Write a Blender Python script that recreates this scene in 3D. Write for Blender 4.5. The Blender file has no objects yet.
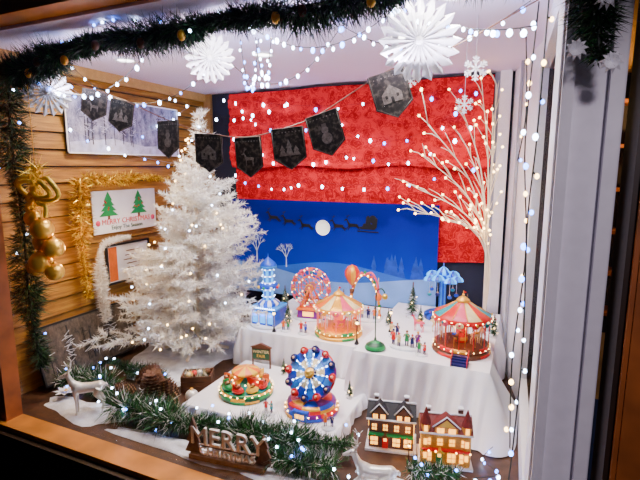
import bpy, math, random
from mathutils import Vector, Matrix
random.seed(7)
rnd=random.random
def ru(a,b): return a+(b-a)*rnd()
pi=math.pi
sin,cos=math.sin,math.cos
# ---------------------------------------------------------------- materials
def mat(name,col,rough=.6,metal=0,em=0,emcol=None,var=.12,scale=30,sample=True,spec=None):
    m=bpy.data.materials.new(name); m.use_nodes=True
    nt=m.node_tree; bs=nt.nodes['Principled BSDF']
    c=(col[0],col[1],col[2],1)
    bs.inputs['Roughness'].default_value=rough
    bs.inputs['Metallic'].default_value=metal
    if spec is not None: bs.inputs['Specular IOR Level'].default_value=spec
    if var>0:
        tc=nt.nodes.new('ShaderNodeTexCoord'); nz=nt.nodes.new('ShaderNodeTexNoise'); nz.inputs['Scale'].default_value=scale
        cr=nt.nodes.new('ShaderNodeValToRGB')
        cr.color_ramp.elements[0].position=.3; cr.color_ramp.elements[1].position=.7
        cr.color_ramp.elements[0].color=(c[0]*(1-var),c[1]*(1-var),c[2]*(1-var),1)
        cr.color_ramp.elements[1].color=(min(1,c[0]*(1+var)),min(1,c[1]*(1+var)),min(1,c[2]*(1+var)),1)
        nt.links.new(tc.outputs['Object'],nz.inputs['Vector']); nt.links.new(nz.outputs['Fac'],cr.inputs['Fac'])
        nt.links.new(cr.outputs['Color'],bs.inputs['Base Color'])
    else: bs.inputs['Base Color'].default_value=c
    if em>0:
        e=emcol or col
        bs.inputs['Emission Color'].default_value=(e[0],e[1],e[2],1); bs.inputs['Emission Strength'].default_value=em
        if not sample:
            try: m.cycles.emission_sampling='NONE'
            except Exception: pass
    return m
WHITE=mat('white_paint',(.90,.88,.95),.5,var=.04)
CEIL=mat('ceiling_paint',(.88,.79,1.0),.7,var=.03,scale=3)
CLOTH=mat('white_cloth',(.90,.89,.97),.85,var=.06,scale=8)
PAPER=mat('white_paper',(.92,.92,.96),.8,var=.03)
DARKW=mat('dark_wall',(.006,.009,.03),.7)
DARKB=mat('dark_brown_wood',(.02,.009,.004),.5,var=.3,scale=12)
BROWN=mat('brown_frame_wood',(.30,.08,.014),.45,var=.3,scale=14)
ORANGE=mat('orange_frame_wood',(.55,.20,.03),.4,var=.25,scale=10)
BLACK=mat('black',(.008,.008,.01),.5,var=0)
GOLD=mat('gold',(1,.60,.08),.3,.75,var=.05)
GOLDT=mat('gold_tinsel',(1,.62,.06),.3,.6,var=.3)
GOLDT2=mat('gold_tinsel_dark',(.35,.16,.012),.4,.5,var=.3)
GOLDP=mat('gold_paint',(.85,.42,.03),.35,.3)
SILVER=mat('silver_glitter',(.80,.78,.74),.35,.4,var=.25,scale=400)
RED=mat('red_paint',(.70,.006,.008),.35)
PINK=mat('pink_paint',(.80,.07,.16),.4)
ORG=mat('orange_paint',(.85,.16,.008),.4)
YEL=mat('yellow_paint',(.9,.52,.02),.4)
GRN=mat('green_paint',(.008,.28,.07),.4)
DGRN=mat('dark_green_paint',(.003,.08,.03),.4)
TEAL=mat('teal_paint',(.005,.30,.36),.4)
BLUE=mat('blue_paint',(.004,.07,.62),.35)
LBLUE=mat('light_blue_paint',(.03,.30,.85),.35)
NAVY=mat('navy_paint',(.003,.01,.12),.4)
PURP=mat('purple_paint',(.18,.01,.26),.4)
CREAM=mat('cream_paint',(.85,.66,.32),.45)
SKIN=mat('figurine_skin',(.75,.38,.22),.5)
BRN=mat('brown_paint',(.14,.045,.015),.5,var=.2)
STONE=mat('snowy_base',(.8,.83,.9),.7,var=.1,scale=60)
NEED=mat('pine_needles',(.012,.085,.018),.55,var=.5,scale=60)
NEED2=mat('pine_needles_light',(.035,.18,.03),.5,var=.4,scale=60)
NEEDD=mat('pine_needles_dark',(.003,.016,.006),.55,var=.4,scale=60)
WNEED=mat('white_needles',(.97,.94,.90),.6,var=.06,scale=40)
WIRE=mat('dark_green_wire',(.005,.012,.01),.5,var=0)
WWIRE=mat('white_wire',(.5,.5,.6),.5,var=0)
TWIG=mat('white_twig',(.95,.82,.62),.5,var=.1)
CONE=mat('pinecone_brown',(.10,.036,.014),.6,var=.3)
CONET=mat('pinecone_tip',(.36,.19,.09),.6,var=.3)
BULB=mat('cool_bulb',(.8,.88,1),.3,em=30,emcol=(.50,.66,1),var=0,sample=False)
BULBB=mat('blue_bulb',(.3,.5,1),.3,em=22,emcol=(.06,.20,1),var=0,sample=False)
WBULB=mat('warm_bulb',(1,.8,.5),.3,em=20,emcol=(1,.58,.18),var=0,sample=False)
WGLOW=mat('warm_window_glow',(1,.5,.08),.4,em=4.5,emcol=(1,.42,.035),var=0,sample=False)
BGLOW=mat('blue_glow',(.05,.4,1),.4,em=2.2,emcol=(.03,.35,1),var=0,sample=False)
PGLOW=mat('pink_glow',(.9,.2,.2),.4,em=.4,emcol=(1,.2,.1),var=0,sample=False)
LAMP=mat('downlight_glow',(1,1,1),.4,em=12,emcol=(1,.97,.92),var=0,sample=False)

def nodemat(name):
    m=bpy.data.materials.new(name); m.use_nodes=True
    nt=m.node_tree; return m,nt,nt.nodes['Principled BSDF']
def ramp(nt,els):
    cr=nt.nodes.new('ShaderNodeValToRGB'); r=cr.color_ramp
    while len(r.elements)<len(els): r.elements.new(.5)
    for e,(p,c) in zip(r.elements,els): e.position=p; e.color=(c[0],c[1],c[2],1)
    return cr
SID,nt,bs=nodemat('mustard_wood_siding')
tc=nt.nodes.new('ShaderNodeTexCoord'); mp=nt.nodes.new('ShaderNodeMapping'); mp.inputs['Scale'].default_value=(1,2.5,40)
nz=nt.nodes.new('ShaderNodeTexNoise'); nz.inputs['Scale'].default_value=3; nz.inputs['Detail'].default_value=6
cr=ramp(nt,[(.3,(.17,.070,.008)),(.55,(.34,.155,.016)),(.75,(.47,.25,.03))])
nt.links.new(tc.outputs['Object'],mp.inputs['Vector']); nt.links.new(mp.outputs['Vector'],nz.inputs['Vector'])
nt.links.new(nz.outputs['Fac'],cr.inputs['Fac']); nt.links.new(cr.outputs['Color'],bs.inputs['Base Color']); bs.inputs['Roughness'].default_value=.5
REDC,nt,bs=nodemat('red_brocade')
tc=nt.nodes.new('ShaderNodeTexCoord'); nz=nt.nodes.new('ShaderNodeTexNoise'); nz.inputs['Scale'].default_value=24; nz.inputs['Detail'].default_value=3
wv=nt.nodes.new('ShaderNodeTexVoronoi'); wv.inputs['Scale'].default_value=15; wv.feature='F1'; wv.inputs['Randomness'].default_value=.35
mx=nt.nodes.new('ShaderNodeMixRGB'); mx.inputs['Fac'].default_value=.09
nt.links.new(tc.outputs['Object'],nz.inputs['Vector']); nt.links.new(tc.outputs['Object'],mx.inputs['Color1']); nt.links.new(nz.outputs['Color'],mx.inputs['Color2'])
nt.links.new(mx.outputs['Color'],wv.inputs['Vector'])
DK=(.47,.0006,.006); LT=(.78,.013,.022); MD=(.36,.0004,.004)
cr=ramp(nt,[(.06,LT),(.10,DK),(.22,MD),(.26,LT),(.31,DK),(.42,MD),(.46,LT),(.50,LT),(.54,DK),(.62,LT)])
nt.links.new(wv.outputs['Distance'],cr.inputs['Fac']); nt.links.new(cr.outputs['Color'],bs.inputs['Base Color']); bs.inputs['Roughness'].default_value=.7
bs.inputs['Specular IOR Level'].default_value=.1
BAN,nt,bs=nodemat('night_banner_print')
tc=nt.nodes.new('ShaderNodeTexCoord'); sp=nt.nodes.new('ShaderNodeSeparateXYZ'); nt.links.new(tc.outputs['Object'],sp.inputs[0])
mr=nt.nodes.new('ShaderNodeMapRange'); mr.inputs['From Min'].default_value=.18; mr.inputs['From Max'].default_value=.75
nt.links.new(sp.outputs['Z'],mr.inputs['Value'])
nz=nt.nodes.new('ShaderNodeTexNoise'); nz.inputs['Scale'].default_value=5; nz.inputs['Detail'].default_value=5; nt.links.new(tc.outputs['Object'],nz.inputs['Vector'])
ad=nt.nodes.new('ShaderNodeMath'); ad.operation='MULTIPLY_ADD'; ad.inputs[1].default_value=.35; nt.links.new(nz.outputs['Fac'],ad.inputs[0]); nt.links.new(mr.outputs['Result'],ad.inputs[2])
cr=ramp(nt,[(.3,(.006,.08,.62)),(.55,(.004,.028,.44)),(.95,(.004,.010,.27)),(1.0,(.003,.006,.20))])
nt.links.new(ad.outputs[0],cr.inputs['Fac']); nt.links.new(cr.outputs['Color'],bs.inputs['Base Color']); bs.inputs['Roughness'].default_value=.8; bs.inputs['Specular IOR Level'].default_value=.1
def forest(name,dark,light):
    m,nt,bs=nodemat(name)
    tc=nt.nodes.new('ShaderNodeTexCoord'); mp=nt.nodes.new('ShaderNodeMapping'); mp.inputs['Scale'].default_value=(1,10,6)
    nz=nt.nodes.new('ShaderNodeTexNoise'); nz.inputs['Scale'].default_value=2.4; nz.inputs['Detail'].default_value=9; nz.inputs['Roughness'].default_value=.82
    nt.links.new(tc.outputs['Object'],mp.inputs['Vector']); nt.links.new(mp.outputs['Vector'],nz.inputs['Vector'])
    cr=ramp(nt,[(.38,dark),(.5,tuple((a+b)/2 for a,b in zip(dark,light))),(.62,light)])
    nt.links.new(nz.outputs['Fac'],cr.inputs['Fac']); nt.links.new(cr.outputs['Color'],bs.inputs['Base Color']); bs.inputs['Roughness'].default_value=.5
    return m
FOR1=forest('snow_forest_print',(.04,.05,.12),(.42,.42,.66))
FOR2=forest('dark_forest_print',(.006,.006,.007),(.16,.12,.085))
LACE,nt,bs=nodemat('dark_lace_print')
tc=nt.nodes.new('ShaderNodeTexCoord'); vo=nt.nodes.new('ShaderNodeTexNoise'); vo.inputs['Scale'].default_value=80; vo.inputs['Detail'].default_value=3
nt.links.new(tc.outputs['Object'],vo.inputs['Vector'])
cr=ramp(nt,[(.42,(.010,.008,.007)),(.54,(.030,.024,.020)),(.64,(.10,.08,.065))])
nt.links.new(vo.outputs['Fac'],cr.inputs['Fac']); nt.links.new(cr.outputs['Color'],bs.inputs['Base Color'])
def brick(name,c1,c2,mort):
    m,nt,bs=nodemat(name)
    tc=nt.nodes.new('ShaderNodeTexCoord'); mp=nt.nodes.new('ShaderNodeMapping'); mp.inputs['Rotation'].default_value=(pi/2,0,0)
    bk=nt.nodes.new('ShaderNodeTexBrick'); bk.inputs['Scale'].default_value=60
    bk.inputs['Color1'].default_value=(*c1,1); bk.inputs['Color2'].default_value=(*c2,1); bk.inputs['Mortar'].default_value=(*mort,1)
    nt.links.new(tc.outputs['Object'],mp.inputs['Vector']); nt.links.new(mp.outputs['Vector'],bk.inputs['Vector']); nt.links.new(bk.outputs['Color'],bs.inputs['Base Color'])
    return m
BRICK=brick('red_brick',(.12,.028,.014),(.07,.018,.012),(.14,.10,.07))
BRICKY=brick('yellow_brick',(.75,.36,.03),(.62,.28,.02),(.35,.2,.05))
GLS=bpy.data.materials.new('window_glass'); GLS.use_nodes=True
nt=GLS.node_tree; nt.nodes.clear(); o=nt.nodes.new('ShaderNodeOutputMaterial'); mx=nt.nodes.new('ShaderNodeMixShader'); mx.inputs[0].default_value=.03
tr=nt.nodes.new('ShaderNodeBsdfTransparent'); gl=nt.nodes.new('ShaderNodeBsdfGlossy'); gl.inputs['Roughness'].default_value=.02
nt.links.new(tr.outputs[0],mx.inputs[1]); nt.links.new(gl.outputs[0],mx.inputs[2]); nt.links.new(mx.outputs[0],o.inputs[0])

# ---------------------------------------------------------------- builder
class B:
    def __init__(s,name): s.name=name; s.v=[]; s.f=[]; s.mi=[]; s.sm=[]; s.mats=[]
    def idx(s,m):
        if m not in s.mats: s.mats.append(m)
        return s.mats.index(m)
    def add(s,vs,fs,m,M=None,smooth=False):
        o=len(s.v)
        if M is not None: vs=[M@Vector(v) for v in vs]
        s.v.extend([tuple(v) for v in vs])
        for i,f in enumerate(fs):
            s.f.append([k+o for k in f]); s.mi.append(s.idx(m[i] if isinstance(m,list) else m)); s.sm.append(smooth)
    def box(s,c,d,m,M=None,R=None):
        x,y,z=d[0]/2,d[1]/2,d[2]/2
        vs=[Vector((i*x,j*y,k*z)) for i in(-1,1) for j in(-1,1) for k in(-1,1)]
        if R: vs=[R@v for v in vs]
        vs=[v+Vector(c) for v in vs]
        s.add(vs,[(0,1,3,2),(4,6,7,5),(0,4,5,1),(2,3,7,6),(0,2,6,4),(1,5,7,3)],m,M)
    def lathe(s,prof,n,m,M=None,smooth=True):
        vs=[];fs=[];ms=[]
        for r,z in prof:
            for k in range(n): a=2*pi*k/n; vs.append((r*cos(a),r*sin(a),z))
        for j in range(len(prof)-1):
            for k in range(n):
                k2=(k+1)%n
                fs.append((j*n+k,j*n+k2,(j+1)*n+k2,(j+1)*n+k)); ms.append(m(j,k) if callable(m) else m)
        s.add(vs,fs,ms,M,smooth)
    def sph(s,c,r,m,n=10,sc=(1,1,1),M=None):
        h=max(4,n//2+1)
        pr=[(max(1e-5,sin(pi*i/h)),-cos(pi*i/h)) for i in range(h+1)]
        T=Matrix.Translation(Vector(c))@Matrix.Diagonal((r*sc[0],r*sc[1],r*sc[2],1))
        s.lathe(pr,n,m,(M@T) if M is not None else T)
    def tube(s,pts,r,m,n=6,M=None,closed=False):
        P=[Vector(p) for p in pts]; k=len(P)
        R=r if isinstance(r,(list,tuple)) else [r]*k
        up=Vector((0,0,1)); vs=[]; fs=[]; prev=None
        for i in range(k):
            if closed: t=P[(i+1)%k]-P[i-1]
            else: t=P[min(i+1,k-1)]-P[max(i-1,0)]
            if t.length<1e-9: t=Vector((0,0,1))
            t.normalize()
            if prev is None:
                a=t.cross(up)
                if a.length<.1: a=t.cross(Vector((1,0,0)))
            else: a=prev-t*prev.dot(t)
            a.normalize(); prev=a; b=t.cross(a)
            for j in range(n):
                q=2*pi*j/n; vs.append(P[i]+(a*cos(q)+b*sin(q))*R[i])
        for i in range(k if closed else k-1):
            i2=(i+1)%k
            for j in range(n):
                j2=(j+1)%n; fs.append((i*n+j,i*n+j2,i2*n+j2,i2*n+j))
        if not closed: fs.append(tuple(range(n-1,-1,-1))); fs.append(tuple((k-1)*n+j for j in range(n)))
        s.add(vs,fs,m,M,True)
    def poly(s,p2,th,m,M=None):
        n=len(p2); vs=[(x,-th/2,z) for x,z in p2]+[(x,th/2,z) for x,z in p2]
        fs=[tuple(range(n)),tuple(range(2*n-1,n-1,-1))]+[(i,i+n,(i+1)%n+n,(i+1)%n) for i in range(n)]
        s.add(vs,fs,m,M)
    def needle(s,p,d,L,w,m):
        d=d.normalized(); a=d.cross(Vector((rnd()-.5,rnd()-.5,rnd()-.5)))
        if a.length<1e-4: return
        a.normalize(); o=len(s.v)
        s.v+= [tuple(p-a*w/2),tuple(p+a*w/2),tuple(p+d*L)]
        s.f.append([o,o+1,o+2]); s.mi.append(s.idx(m)); s.sm.append(False)
    def done(s,loc=(0,0,0),rz=0,sc=1):
        me=bpy.data.meshes.new(s.name); me.from_pydata(s.v,[],s.f)
        for m in s.mats: me.materials.append(m)
        me.polygons.foreach_set('material_index',s.mi); me.polygons.foreach_set('use_smooth',s.sm); me.update()
        o=bpy.data.objects.new(s.name,me); bpy.context.collection.objects.link(o)
        o.location=loc; o.rotation_euler=(0,0,rz); o.scale=(sc,sc,sc)
        return o
def T(x,y,z): return Matrix.Translation((x,y,z))
def RX(a): return Matrix.Rotation(a,4,'X')
def RY(a): return Matrix.Rotation(a,4,'Y')
def RZ(a): return Matrix.Rotation(a,4,'Z')
def S(a,b=None,c=None): return Matrix.Diagonal((a,a if b is None else b,a if c is None else c,1))
def box_obj(name,lo,hi,m):
    b=B(name); b.box([(l+h)/2 for l,h in zip(lo,hi)],[h-l for l,h in zip(lo,hi)],m); return b.done()
def resample(pts,step):
    P=[Vector(p) for p in pts]; out=[]
    for a,b in zip(P[:-1],P[1:]):
        n=max(1,int((b-a).length/step+.5))
        for i in range(n): out.append(a.lerp(b,i/n))
    out.append(P[-1]); return out
def smoothpath(pts,n=8):
    P=[Vector(p) for p in pts]; out=[]
    for i in range(len(P)-1):
        p0=P[max(i-1,0)];p1=P[i];p2=P[i+1];p3=P[min(i+2,len(P)-1)]
        for k in range(n):
            t=k/n
            out.append(.5*((2*p1)+(p2-p0)*t+(2*p0-5*p1+4*p2-p3)*t*t+(3*p1-p0-3*p2+p3)*t**3))
    out.append(P[-1]); return out
def remeshed(b,voxel,smooth=3):
    o=b.done(); md=o.modifiers.new('r','REMESH'); md.mode='VOXEL'; md.voxel_size=voxel
    ms=o.modifiers.new('s','SMOOTH'); ms.iterations=smooth; ms.factor=.5
    dg=bpy.context.evaluated_depsgraph_get(); e=o.evaluated_get(dg); me=e.to_mesh()
    vs=[tuple(v.co) for v in me.vertices]; fs=[tuple(p.vertices) for p in me.polygons]
    e.to_mesh_clear(); me0=o.data; bpy.data.objects.remove(o); bpy.data.meshes.remove(me0)
    return vs,fs
def textgeo(txt,size,ext):
    c=bpy.data.curves.new('t','FONT'); c.body=txt; c.size=size; c.extrude=ext; c.align_x='CENTER'; c.resolution_u=3
    o=bpy.data.objects.new('t',c); bpy.context.collection.objects.link(o)
    dg=bpy.context.evaluated_depsgraph_get(); e=o.evaluated_get(dg); me=e.to_mesh()
    vs=[tuple(v.co) for v in me.vertices]; fs=[tuple(p.vertices) for p in me.polygons]
    e.to_mesh_clear(); bpy.data.objects.remove(o); bpy.data.curves.remove(c); return vs,fs

# ---------------------------------------------------------------- room shell
CZ=1.37
b=B('floor'); b.box((-.87,1.74,-.02),(2.06,1.42,.04),mat('floor_boards',(.06,.025,.012),.5,var=.4)); b.done()
b=B('ceiling'); b.box((-.87,1.75,CZ+.015),(2.06,1.44,.03),CEIL); b.done()
b=B('wall_back'); b.box((-.87,2.43,.68),(2.06,.04,1.38),DARKW); b.done()
b=B('wall_left')
z=0; bh=.072
while z<CZ:
    zt=min(z+bh-.006,CZ)
    vs=[(-1.85,1.03,z),(-1.85,2.41,z),(-1.862,1.03,zt),(-1.862,2.41,zt),(-1.9,1.03,z),(-1.9,2.41,z),(-1.9,1.03,zt),(-1.9,2.41,zt)]
    b.add(vs,[(0,1,3,2),(4,6,7,5),(0,2,6,4),(1,5,7,3),(0,4,5,1),(2,3,7,6)],SID)
    z+=bh
b.box((-1.885,1.72,.685),(.03,1.38,1.37),DARKB)
b.done()
box_obj('trim_1',(-1.85,1.03,CZ-.045),(-1.835,2.41,CZ),mat('cornice_wood',(.5,.30,.09),.5))
box_obj('trim_2',(-1.85,2.39,0),(-1.80,2.41,CZ),mat('corner_wood',(.35,.18,.05),.5))
def slab(b,p,q,z0,z1,th,m):
    p=Vector((*p,0)); q=Vector((*q,0)); d=(q-p).normalized(); nrm=Vector((-d.y,d.x,0))*-th
    vs=[(p.x,p.y,z0),(q.x,q.y,z0),(q.x,q.y,z1),(p.x,p.y,z1)]
    vs+= [(v[0]+nrm.x,v[1]+nrm.y,v[2]) for v in vs]
    b.add(vs,[(0,1,2,3),(7,6,5,4),(0,4,5,1),(1,5,6,2),(2,6,7,3),(3,7,4,0)],m)
b=B('wall_right')
slab(b,(.02,1.9),(-.08,2.41),0,CZ,.03,WHITE)
slab(b,(.045,1.12),(.02,1.9),0,.10,.03,WHITE)
slab(b,(.045,1.12),(.02,1.9),1.28,CZ,.03,WHITE)
slab(b,(.045,1.12),(.042,1.2),0,CZ,.03,WHITE)
b.box((-.115,2.385,.685),(.05,.04,1.37),WHITE)
b.box((-.15,2.40,.685),(.03,.02,1.37),mat('grey_trim',(.28,.30,.40),.5))
b.box((-.045,2.19,.685),(.012,.014,1.37),mat('grey_seam',(.35,.35,.42),.5))
b.done()
b=B('window_2'); slab(b,(.05,1.2),(.03,1.9),.1,1.28,.004,GLS); b.done()
b=B('passage_wall'); b.box((.45,3.4,.7),(1.6,.05,2.6),mat('passage_paint',(.6,.30,.08),.7,var=.6,scale=4)); b.done()
b=B('passage_shelf')
for k in range(6): b.box((.28,3.25,.05+k*.25),(.5,.2,.02),BROWN)
for k in range(6):
    for j in range(6):
        b.box((.08+j*.075,3.22,.11+k*.25),(.045,.05,.08+.03*rnd()),random.choice([CREAM,GOLDP,RED,WHITE,BRN]))
        b.sph((.07+j*.075,3.14,.26+k*.25),.013,WBULB,6)
b.box((.28,3.34,.68),(.5,.02,1.6),DARKB)
b.done()
box_obj('trim_3',(-1.9,.95,-.06),(.18,1.03,0),ORANGE)
box_obj('trim_4',(-1.9,.93,-.10),(.18,.95,-.02),DARKB)
b=B('trim_5'); b.box((-1.745,1.0,.69),(.09,.06,1.38),BROWN); b.box((-1.84,1.0,.69),(.1,.10,1.38),ORANGE); b.done()
b=B('trim_6'); b.box((.1,1.075,.685),(.11,.09,1.37),WHITE); b.box((.06,1.02,.685),(.02,.025,1.37),WHITE); b.box((.14,1.02,.685),(.025,.025,1.37),WHITE); b.done()
b=B('trim_7'); b.box((-.86,.99,1.43),(2.3,.08,.10),ORANGE); b.done()
b=B('trim_8'); b.box((.19,.99,.6),(.05,.12,1.9),DARKB); b.box((.30,.94,.5),(.25,.05,2.2),BROWN); b.box((.20,.925,.5),(.035,.03,2.2),BROWN); b.done()
box_obj('wall_front',(-2.3,.97,-.78),(.5,1.03,-.10),DARKB)
b=B('wall_front_side'); b.box((-2.08,1.02,.5),(.36,.06,2.0),DARKB); b.done()
b=B('ground'); b.box((-.5,-.3,-.8),(6,2.6,.04),mat('pavement',(.05,.05,.06),.8,var=.3)); b.done()
b=B('window_1'); b.box((-.83,1.035,.69),(1.74,.004,1.36),GLS); b.done()

# ---------------------------------------------------------------- back wall fabrics
def cloth(name,x0,x1,z0,z1,y,amp,m,nx=90,nz=50,ph=0):
    b=B(name); vs=[];fs=[]
    for j in range(nz+1):
        for i in range(nx+1):
            u=i/nx; w=j/nz; x=x0+(x1-x0)*u; zz=z0+(z1-z0)*w
            yy=y-amp*(.5+.5*sin(u*17+ph+2*sin(w*3)))-amp*.8*sin(w*9+u*5+ph)**2-amp*.35*sin(w*40+3*sin(u*9))**2
            zz+= -.008*sin(u*pi*5+ph)*(1-w) if j==0 else 0
            vs.append((x,yy,zz))
    for j in range(nz):
        for i in range(nx):
            a=j*(nx+1)+i; fs.append((a,a+1,a+nx+2,a+nx+1))
    b.add(vs,fs,m,None,True); return b.done()
cloth('red_curtain',-1.63,-.165,.93,1.352,2.37,.020,REDC)
cloth('red_curtain',-1.62,-.17,.45,.95,2.395,.010,REDC,ph=1.3)
b=B('night_sky_banner')
b.box((-1.015,2.352,.46),(1.25,.004,.56),BAN)
HILL=mat('banner_hill',(.18,.38,.85),.7,var=.2,scale=6); HILL2=mat('banner_hill_far',(.012,.12,.62),.7,var=.1,scale=6)
GLOWT=mat('banner_trees',(.002,.05,.46),.7,var=.3); SIL=mat('banner_silhouette',(.001,.001,.006),.8,var=0); MOON=mat('banner_moon',(.95,.95,.85),.6,em=1.0,emcol=(1,1,.9),var=.06,scale=60)
def hill(f,z0,y,m):
    n=40; xs=[-1.64+1.25*i/n for i in range(n+1)]
    vs=[(x,y,f(x)) for x in xs]+[(x,y,z0) for x in xs]
    b.add(vs,[(i,i+1,i+n+2,i+n+1) for i in range(n)],m)
for k in range(14):
    x=-.75+.35*rnd(); h=ru(.06,.14); z0=.34
    b.poly([(x-.22*h,z0),(x+.22*h,z0),(x+.08*h,z0+.45*h),(x+.13*h,z0+.45*h),(x,z0+h),(x-.13*h,z0+.45*h),(x-.08*h,z0+.45*h)],.0006,GLOWT,T(0,2.3488-.00002*k,0))
hill(lambda x:.37+.03*sin(x*6+1),.18,2.3465,HILL2)
hill(lambda x:.325+.035*sin(x*5+3.2),.18,2.345,HILL)
M=T(-1.028,2.348,.594)@RX(pi/2); b.lathe([(0.0001,0),(.043,0),(.043,.001)],28,MOON,M)
def reindeer_sil(x,z,s):
    A=Matrix.Translation((x,2.3475,z))@S(s)
    P=lambda pts:b.poly(pts,.001/s,SIL,A)
    P([(-.5,.3),(-.4,.45),(.3,.42),(.42,.35),(.4,.15),(-.3,.12),(-.5,.15)])
    P([(-.5,.2),(-.35,.4),(-.62,.85),(-.72,.8)]); P([(-.6,.75),(-.66,.9),(-.95,.72),(-.9,.64)])
    P([(-.66,.88),(-.62,.9),(-.5,1.25),(-.55,1.25)]); P([(-.6,1.0),(-.35,1.2),(-.38,1.24),(-.62,1.05)]); P([(-.6,.95),(-.8,1.2),(-.76,1.2),(-.56,.98)])
    P([(-.5,.18),(-.38,.18),(-.72,-.1),(-.78,-.06)]); P([(-.4,.16),(-.3,.16),(-.5,-.22),(-.56,-.18)])
    P([(.2,.16),(.36,.2),(.66,-.12),(.6,-.16)]); P([(.28,.2),(.42,.26),(.78,.02),(.72,-.04)]); P([(.4,.36),(.5,.44),(.44,.3)])
for i,(x,z) in enumerate([(-1.34,.622),(-1.24,.605),(-1.13,.585),(-.93,.592),(-.845,.60)]): reindeer_sil(x,z,.060)
A=Matrix.Translation((-.755,2.3475,.605))@S(.074)
b.poly([(-.6,-.1),(-.75,.1),(-.55,.1),(-.45,.35),(.2,.3),(.35,.7),(.6,.75),(.55,.1),(.4,-.1)],.02,SIL,A)
b.poly([(-.9,-.3),(-.95,-.2),(-.8,-.22),(.7,-.22),(.7,-.3)],.02,SIL,A)
b.poly([(-.3,.3),(-.25,.8),(-.1,.95),(.0,.8),(.1,.3)],.02,SIL,A); b.sph((0.25,0,.65),.3,SIL,8,(1,.03,1),A)
WT=mat('banner_white_trees',(.6,.75,1),.7,var=0)
def flat_tree(x,z,h):
    def br(p,a,L,r,d):
        q=(p[0]+L*sin(a),p[1]+L*cos(a)); dx,dz=cos(a)*r,-sin(a)*r
        b.poly([(p[0]-dx,p[1]-dz),(p[0]+dx,p[1]+dz),(q[0]+dx*.6,q[1]+dz*.6),(q[0]-dx*.6,q[1]-dz*.6)],.0005,WT,T(0,2.3435,0))
        if d>0:
            for k in (-.55,-.15,.4): br(q,a+k+ru(-.1,.1),L*ru(.6,.8),r*.65,d-1)
    br((x,z),0,h*.35,h*.026,3)
flat_tree(-1.46,.37,.18); flat_tree(-1.26,.35,.16)
b.done()

# ---------------------------------------------------------------- draped tables
def drape(name,x0,x1,y0,y1,zt,sides='FLR',fold=.012,flare=.04,per=9,rflare=0):
    b=B(name); b.box(((x0+x1)/2,(y0+y1)/2,zt/2-.004),(x1-x0-.03,y1-y0-.03,zt-.012),BRN)
    n=40; vs=[];fs=[]
    for j in range(n+1):
        for i in range(n+1):
            u,w=i/n,j/n
            vs.append((x0+(x1-x0)*u,y0+(y1-y0)*w,zt-.0012+.0022*abs(sin(u*9+w*4+2*sin(w*5)))*(.3+.7*sin(w*9+u*3)**2)))
    for j in range(n):
        for i in range(n):
            a=j*(n+1)+i; fs.append((a,a+1,a+n+2,a+n+1))
    b.add(vs,fs,CLOTH,None,True)
    path=[]
    def seg(p,q,nrm,k):
        for i in range(k): t=i/k; path.append((p[0]+(q[0]-p[0])*t,p[1]+(q[1]-p[1])*t,nrm))
    K=60
    if 'L' in sides: seg((x0,y1),(x0,y0),(-1,0),K)
    for i in range(8): t=i/8*pi/2; path.append((x0,y0,(-cos(t),-sin(t))))
    seg((x0,y0),(x1,y0),(0,-1),int(K*1.8))
    for i in range(12): t=i/12*pi/2; path.append((x1,y0,(sin(t),-cos(t))))
    if 'R' in sides: seg((x1,y0),(x1,y1),(1,0),K)
    path.append((path[-1][0],path[-1][1],path[-1][2]))
    m=len(path); rows=14; vs=[];fs=[]
    for j in range(rows+1):
        w=j/rows
        for i,(x,y,nr) in enumerate(path):
            ph=i/m*per*2*pi
            corner=max(0,1-abs((Vector((x,y))-Vector((x1,y0))).length)/.25)
            f=(fold*(.5+.5*sin(ph+1.8*sin(ph*.31)))+.5*fold*sin(ph*2.3+w*2))*min(1,w*1.8)+flare*w*w*(.5+.5*sin(i*.05))+rflare*corner*w
            o=.004*math.sqrt(min(1,w*6))+max(f,-.002)
            X=min(x+nr[0]*o,.025)
            vs.append((X,y+nr[1]*o,zt+.0005-(zt-.004)*w))
    for j in range(rows):
        for i in range(m-1):
            a=j*m+i; fs.append((a,a+m,a+m+1,a+1))
    b.add(vs,fs,CLOTH,None,True)
    return b.done()
drape('draped_table',-1.19,-.602,1.745,2.33,.18,'FL',.020,.015,8)
drape('draped_display_stand',-.580,-.075,1.62,2.33,.22,'FLR',.026,.03,9,.10)
drape('draped_display_step',-1.13,-.53,1.27,1.70,.05,'FLR',.010,.02,12)
FLEECE=mat('snow_fleece',(.75,.77,.85),.95,var=.2,scale=25)
def fleece(cx,cy,rx,ry,h=.02):
    b=B('snow_blanket'); n=36; rr=8; vs=[(cx,cy,.003+h)]; fs=[]
    for j in range(1,rr+1):
        for k in range(n):
            a=2*pi*k/n; q=j/rr*(1+.13*sin(3*a+cx*9)+.10*sin(5*a+cy*7)+.05*sin(9*a))
            x=max(-1.845,cx+rx*q*cos(a)); y=max(1.045,cy+ry*q*sin(a))
            vs.append((x,y,.002+h*(1-(j/rr)**2)*(.6+.4*sin(x*40)*sin(y*37))+.003*rnd()*(j<rr)))
    for k in range(n): fs.append((0,1+k,1+(k+1)%n))
    for j in range(rr-1):
        for k in range(n):
            a=1+j*n+k; c=1+j*n+(k+1)%n; fs.append((a,a+n,c+n,c))
    b.add(vs,fs,FLEECE,None,True); b.done()
fleece(-1.50,1.80,.28,.42,.022); fleece(-1.50,1.14,.20,.07,.02); fleece(-1.0,1.10,.3,.04,.02); fleece(-.55,1.10,.22,.04,.02); fleece(-.2,1.18,.2,.09,.018)

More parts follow.
